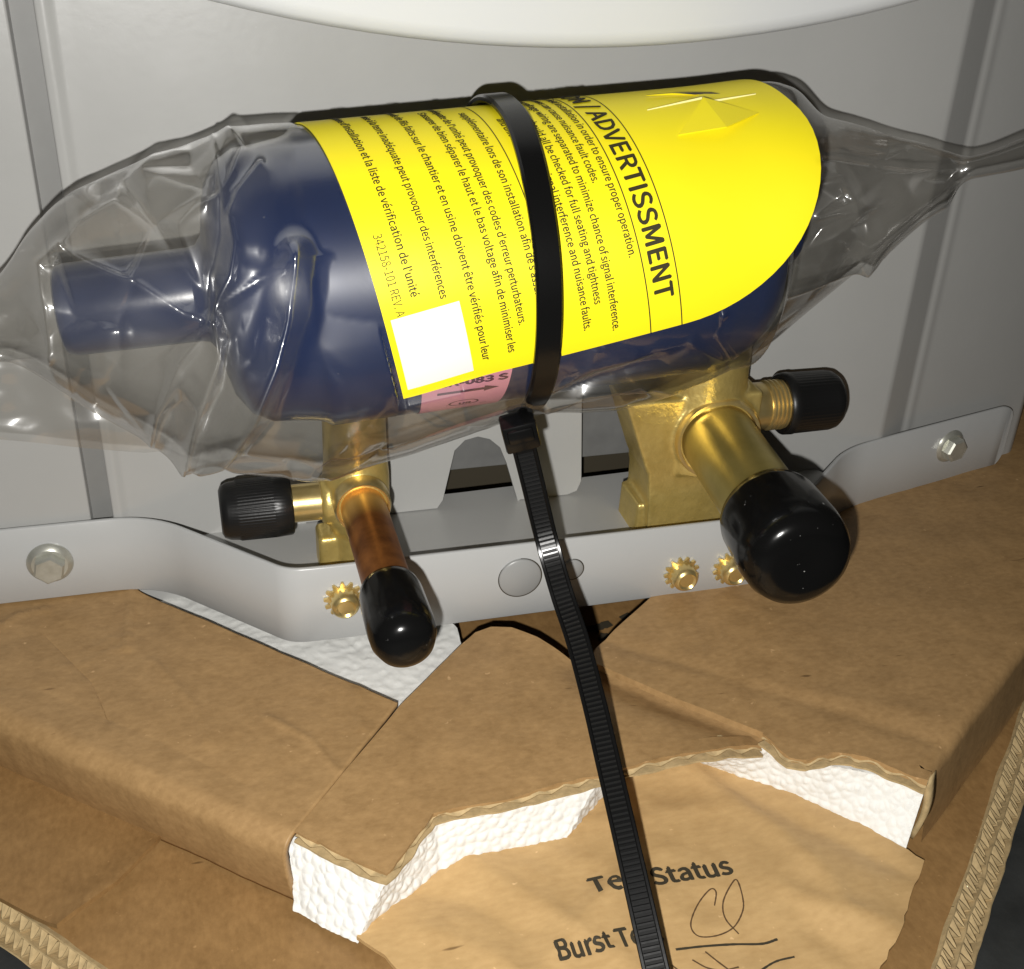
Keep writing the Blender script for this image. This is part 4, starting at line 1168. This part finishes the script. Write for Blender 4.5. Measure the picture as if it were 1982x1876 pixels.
# ------------------------------------------------------------------ cardboard wrap: three flaps over the foam
wrap = thing('cardboard_wrap', 'brown cardboard wrap folded over the foam, its front edge torn open', 'cardboard', (.06, .18, Z_BASE))
def flap_edge(pxpath, z, parent, seed, thick=T_CARD, period=.0062, hfn=None):
    """torn rim: two liners and the flutes between them, following the ragged outline"""
    P = [pz2(x, y, z) for x, y in pxpath]
    P = dense(P, .0007, .0, closed=False)
    P = [np.asarray(p) for p in P]
    n_ = len(P); rnd = random.Random(seed)
    cum_ = [0]
    for i in range(1, n_): cum_.append(cum_[-1]+np.linalg.norm(P[i]-P[i-1]))
    N_ = []
    for i in range(n_):
        t = P[min(i+3, n_-1)]-P[max(i-3, 0)]; t /= np.linalg.norm(t); N_.append(np.array([t[1], -t[0]]))
    for (dz0, dz1, pro, nm) in ((0.0, -.0005, .0000, 'torn_liner'), (-thick+.0004, -thick, .0007, 'torn_liner')):
        V, F = [], []
        for i in range(n_):
            e = pro+.0006*n3(cum_[i]*260, seed, dz0*1e3)+.0007*n3(cum_[i]*90, seed+3, dz0*1e3)
            z_ = (hfn(*P[i]) if hfn else z)
            droop = -.0006*(pro > 0)*abs(n3(cum_[i]*90, 2, seed))
            o_ = P[i]+N_[i]*(e+.0004); i_ = P[i]-N_[i]*.003
            V += [(o_[0], o_[1], z_+dz0+droop+.00005), (o_[0], o_[1], z_+dz1+droop), (i_[0], i_[1], z_+dz0-.00012), (i_[0], i_[1], z_+dz1)]
        for i in range(n_-1):
            k = 4*i; F += [(k, k+1, k+5, k+4), (k, k+4, k+6, k+2), (k+1, k+3, k+7, k+5)]
        mesh_obj(nm, V, F, M_kraft if pro == 0 else M_flute, parent, smooth=False)
    V, F = [], []
    for i in range(n_):
        z_ = (hfn(*P[i]) if hfn else z)-thick/2
        tri = math.asin(math.sin(2*math.pi*cum_[i]/period+2*n3(cum_[i]*60, 1, seed)))*2/math.pi
        zz = z_+tri*(thick/2-.0006)
        o_ = P[i]+N_[i]*(.0004+.0007*n3(cum_[i]*200, 5, seed)); i_ = P[i]-N_[i]*.004
        V += [(o_[0], o_[1], zz+.00018), (o_[0], o_[1], zz-.00018), (i_[0], i_[1], zz+.00018), (i_[0], i_[1], zz-.00018)]
    for i in range(n_-1):
        k = 4*i; F += [(k, k+1, k+5, k+4), (k, k+4, k+6, k+2), (k+1, k+3, k+7, k+5)]
    mesh_obj('torn_flute', V, F, M_flute, parent, smooth=True)

# left flap: swept strip with a rolled front edge
fA, fB = pz2(-260, 1282, Z_CARD), pz2(556, 1634, Z_CARD)          # fold line
bA, bB = pz2(-260, 900, Z_CARD), pz2(800, 1384, Z_CARD)           # back edge direction
bA, bB = extend(pz2(250, 1146, Z_CARD), pz2(770, 1370, Z_CARD), -2.2, 1.0)
NS, r_f = 280, .0030
V, F = [], []
SC = [([pz2(*q, Z_CARD) for q in pl_], am_, wd_) for pl_, am_, wd_ in (
    ([(258, 1150), (252, 1210), (246, 1265)], .0007, .0008), ([(246, 1265), (215, 1268), (170, 1290), (130, 1300)], .0002, .0008), ([(0, 1225), (40, 1200), (90, 1190)], .0007, .001),
    ([(300, 1290), (380, 1380), (400, 1450)], .0004, .0012), ([(90, 1240), (180, 1330), (210, 1400)], -.0004, .0014), ([(520, 1400), (600, 1440), (650, 1500)], .0004, .001), ([(690, 1345), (700, 1420)], .0004, .0009),
    ([(190, 1262), (215, 1245), (248, 1245)], .0002, .0008), ([(-60, 1330), (80, 1345), (300, 1440), (480, 1530)], -.00022, .0025))]
def scuff(p):
    z = 0
    for pl_, am_, wd_ in SC:
        d = min(float(seg_dist(np.asarray(p), a, b)) for a, b in zip(pl_, pl_[1:])); z += am_*math.exp(-d/wd_)
    return z
tdir = (fB-fA)/np.linalg.norm(fB-fA); outw = np.array([tdir[1], -tdir[0]])
if outw@(np.array([.0, .1])-fA) < 0: outw = -outw
prof_t = [('flat', u) for u in np.linspace(0, 1, 110)]+[('arc', u) for u in np.linspace(.12, 1, 9)]+[('side', u) for u in np.linspace(.1, 1, 14)]
NT = len(prof_t)
hs = Z_CARD-Z_BASE-.0008
for i in range(NS):
    u = i/(NS-1)
    f_p = fA+(fB-fA)*u
    inn = f_p-outw*r_f
    b_p = bA+(bB-bA)*u
    wob = .0004*n3(u*7, 2, 1)+.00008*n3(u*40, 2, 1)
    for kind, tt in prof_t:
        if kind == 'flat':
            p = b_p+(inn-b_p)*tt
            z = Z_CARD+(bumpy(p[0], p[1], .0003, 45, 21)+.00022*abs(n3(p[0]*110, p[1]*110, 23)))*(1-tt**4)+scuff(p)
            V.append((p[0], p[1], z))
        elif kind == 'arc':
            q = tt*math.radians(78)
            p = inn+outw*(math.sin(q)*r_f+wob*tt); V.append((p[0], p[1], Z_CARD-r_f*(1-math.cos(q))))
        else:
            q = math.radians(78); z0 = Z_CARD-r_f*(1-math.cos(q))
            flare = 0
            p = inn+outw*(math.sin(q)*r_f+wob+.0004*math.sin(tt*3.1)-.0022*tt); V.append((p[0], p[1], z0-(z0-Z_BASE-.0022+.0010)*tt))
for i in range(NS-1):
    for k in range(NT-1): F.append((i*NT+k, (i+1)*NT+k, (i+1)*NT+k+1, i*NT+k+1))
lf = mesh_obj('flap', V, F, M_kraft, wrap)
lf.modifiers.new('solid', 'SOLIDIFY').thickness = .0014
lf.modifiers['solid'].offset = -1

rs = random.Random(5); MBs = MB()
for k in range(26):
    u = rs.uniform(.30, .99); f_p = fA+(fB-fA)*u; q = math.radians(rs.uniform(8, 38)); base = f_p-outw*r_f
    c = np.array([*(base+outw*math.sin(q)*r_f), Z_CARD-r_f*(1-math.cos(q))]); nq = np.array([*(outw*math.sin(q)), math.cos(q)])
    c = c+nq*.00022+np.array([*outw, 0])*(.0004*n3(u*7, 2, 1))*q; t3 = np.array([*tdir, 0]); s3 = np.cross(nq, t3)
    la, lb = rs.uniform(.0005, .0022), rs.uniform(.0002, .0005); m_ = 9
    MBs.add([c]+[c+t3*la*math.cos(2*math.pi*i/m_)*rs.uniform(.6, 1.2)+s3*lb*math.sin(2*math.pi*i/m_)*rs.uniform(.5, 1.3) for i in range(m_)], [(0, i+1, (i+1) % m_+1) for i in range(m_)])
o = MBs.build('paper_scuffs', M_scuff, wrap, smooth=False); o['kind'] = 'stuff'
# middle flap, on top of the left one
ZM = Z_CARD+.0013
rag1 = [(573, 1606), (640, 1640), (700, 1668), (746, 1688), (776, 1655), (806, 1612), (838, 1574), (900, 1558), (990, 1540), (1080, 1517), (1160, 1497), (1250, 1474), (1340, 1452), (1420, 1436), (1478, 1422)]
cre0, cre1 = pz2(1140, 1284, ZM), pz2(1486, 1424, ZM)
def mid_h(x, y):
    p = np.array([x, y]); ab_ = cre1-cre0; t = np.clip(((p-cre0)@ab_)/(ab_@ab_), 0, 1); d = np.linalg.norm(p-(cre0+t*ab_))
    up_ = .0012*sstep(.205, .222, y)*sstep(.05, .07, x)
    return ZM+bumpy(x, y, .0003, 50, 31)+.00022*abs(n3(x*110, y*110, 33))-.0030*math.exp(-(d/.0060)**1.5)+up_
mp_ = [(774, 1366), (840, 1300), (893, 1247), (920, 1224), (950, 1216), (990, 1219), (1040, 1236), (1095, 1264), (1140, 1284)]+[(1175, 1272), (1290, 1318), (1410, 1366), (1510, 1408)]+[(1478, 1422)]+rag1[::-1][1:]
mf = slab('flap', '', '', mp_, ZM, .0012, .0016, mid_h, M_kraft, parent=wrap)
flap_edge(rag1, ZM, wrap, 4, hfn=mid_h)

# right flap with its score lines and folded right edge
ZR = Z_CARD+.0024
rag2 = [(1478, 1420), (1504, 1440), (1530, 1464), (1560, 1468), (1610, 1458), (1650, 1456), (1700, 1472), (1755, 1495), (1796, 1511)]
rr0, rr1 = pz2(2060, 1164, ZR), pz2(1806, 1494, ZR)
td = (rr1-rr0)/np.linalg.norm(rr1-rr0); ow = np.array([td[1], -td[0]])
if ow@(np.array([.3, .15])-rr0) < 0: ow = -ow
sc0, sc1 = pz2(1170, 1238, ZR), pz2(1830, 1440, ZR)
sd0, sd1 = pz2(1300, 1290, ZR), pz2(1860, 1395, ZR)
def rt_h(x, y):
    p = np.array([x, y]); z = ZR+bumpy(x, y, .00035, 45, 41)+.00025*abs(n3(x*110, y*110, 43))
    for (c0, c1, amp, wd) in ((sc0, sc1, -.0007, .0022), (sd0, sd1, .0004, .0025)):
        ab_ = c1-c0; t = np.clip(((p-c0)@ab_)/(ab_@ab_), 0, 1); d = np.linalg.norm(p-(c0+t*ab_)); z += amp*math.exp(-(d/wd))
    return z
rp_ = [(1142, 1280), (1154, 1254), (1190, 1218), (1256, 1160), (1330, 1080), (1500, 950), (1760, 840), (2150, 700), (2300, 820)]
P = [pz2(x, y, ZR) for x, y in rp_]+[rr0-ow*.003-td*.05, rr0-ow*.003, rr1-ow*.003]
P += [pz2(x, y, ZR) for x, y in rag2[::-1]]+[pz2(1370, 1376, ZR), pz2(1250, 1328, ZR)]
P = dense(P, .0018)
VV, FF = fill(P, .0019); n_ = len(VV)
V = [(p[0], p[1], rt_h(*p)) for p in VV]+[(p[0], p[1], rt_h(*p)-.0016) for p in VV]
F = [tuple(f) for f in FF]+[tuple(i+n_ for i in reversed(f)) for f in FF]
ec = set()
for f in FF:
    for a, b in zip(f, f[1:]+f[:1]): ec.add((a, b))
for (a, b) in list(ec):
    if (b, a) not in ec: F.append((b, a, a+n_, b+n_))
rf = mesh_obj('flap', V, F, M_kraft, wrap, angle=40)
flap_edge(rag2, ZR, wrap, 9, hfn=rt_h)
# folded down side of the right flap
V, F = [], []
prof2 = [('arc', u) for u in np.linspace(0, 1, 9)]+[('side', u) for u in np.linspace(.08, 1, 12)]
NT2 = len(prof2); NS2 = 70; rr_ = .0032
q0 = rr0-td*.05
for i in range(NS2):
    u = i/(NS2-1); p0 = q0+(rr1-q0)*u; inn = p0-ow*rr_; wob = .0003*n3(u*6, 6, 1)
    for kind, tt in prof2:
        if kind == 'arc':
            q = tt*math.pi/2; p = inn+ow*(math.sin(q)*rr_+wob*tt); z = rt_h(*inn)-rr_*(1-math.cos(q))
        else:
            p = inn+ow*(rr_+wob+.0015*tt); z = ZR-rr_-(ZR-rr_-Z_BASE-.0006)*tt
        V.append((p[0], p[1], z))
for i in range(NS2-1):
    for k in range(NT2-1): F.append((i*NT2+k, (i+1)*NT2+k, (i+1)*NT2+k+1, i*NT2+k+1))
sf = mesh_obj('folded_side', V, F, M_kraft, wrap)
# curled doubled layer at the cut end of that side
for dz_, off_ in ((0, .0), (1, .0034)):
    V, F = [], []
    e0 = rr1-ow*(.0012+off_); 
    for k in range(10):
        t = k/9; z = ZR-.002-(ZR-.002-Z_BASE-.001)*t
        bow = .0012*math.sin(t*math.pi)*(1 if dz_ == 0 else -.4)
        for dd in (-.0006, .0030):
            p = e0+ow*bow+td*-dd; V.append((p[0], p[1], z))
    for k in range(9): F.append((2*k, 2*k+1, 2*k+3, 2*k+2))
    o = mesh_obj('doubled_layer', V, F, M_flute, wrap)
    m_ = o.modifiers.new('solid', 'SOLIDIFY'); m_.thickness = .0011
for o in bpy.data.objects:
    if '_base' in o: del o['_base']
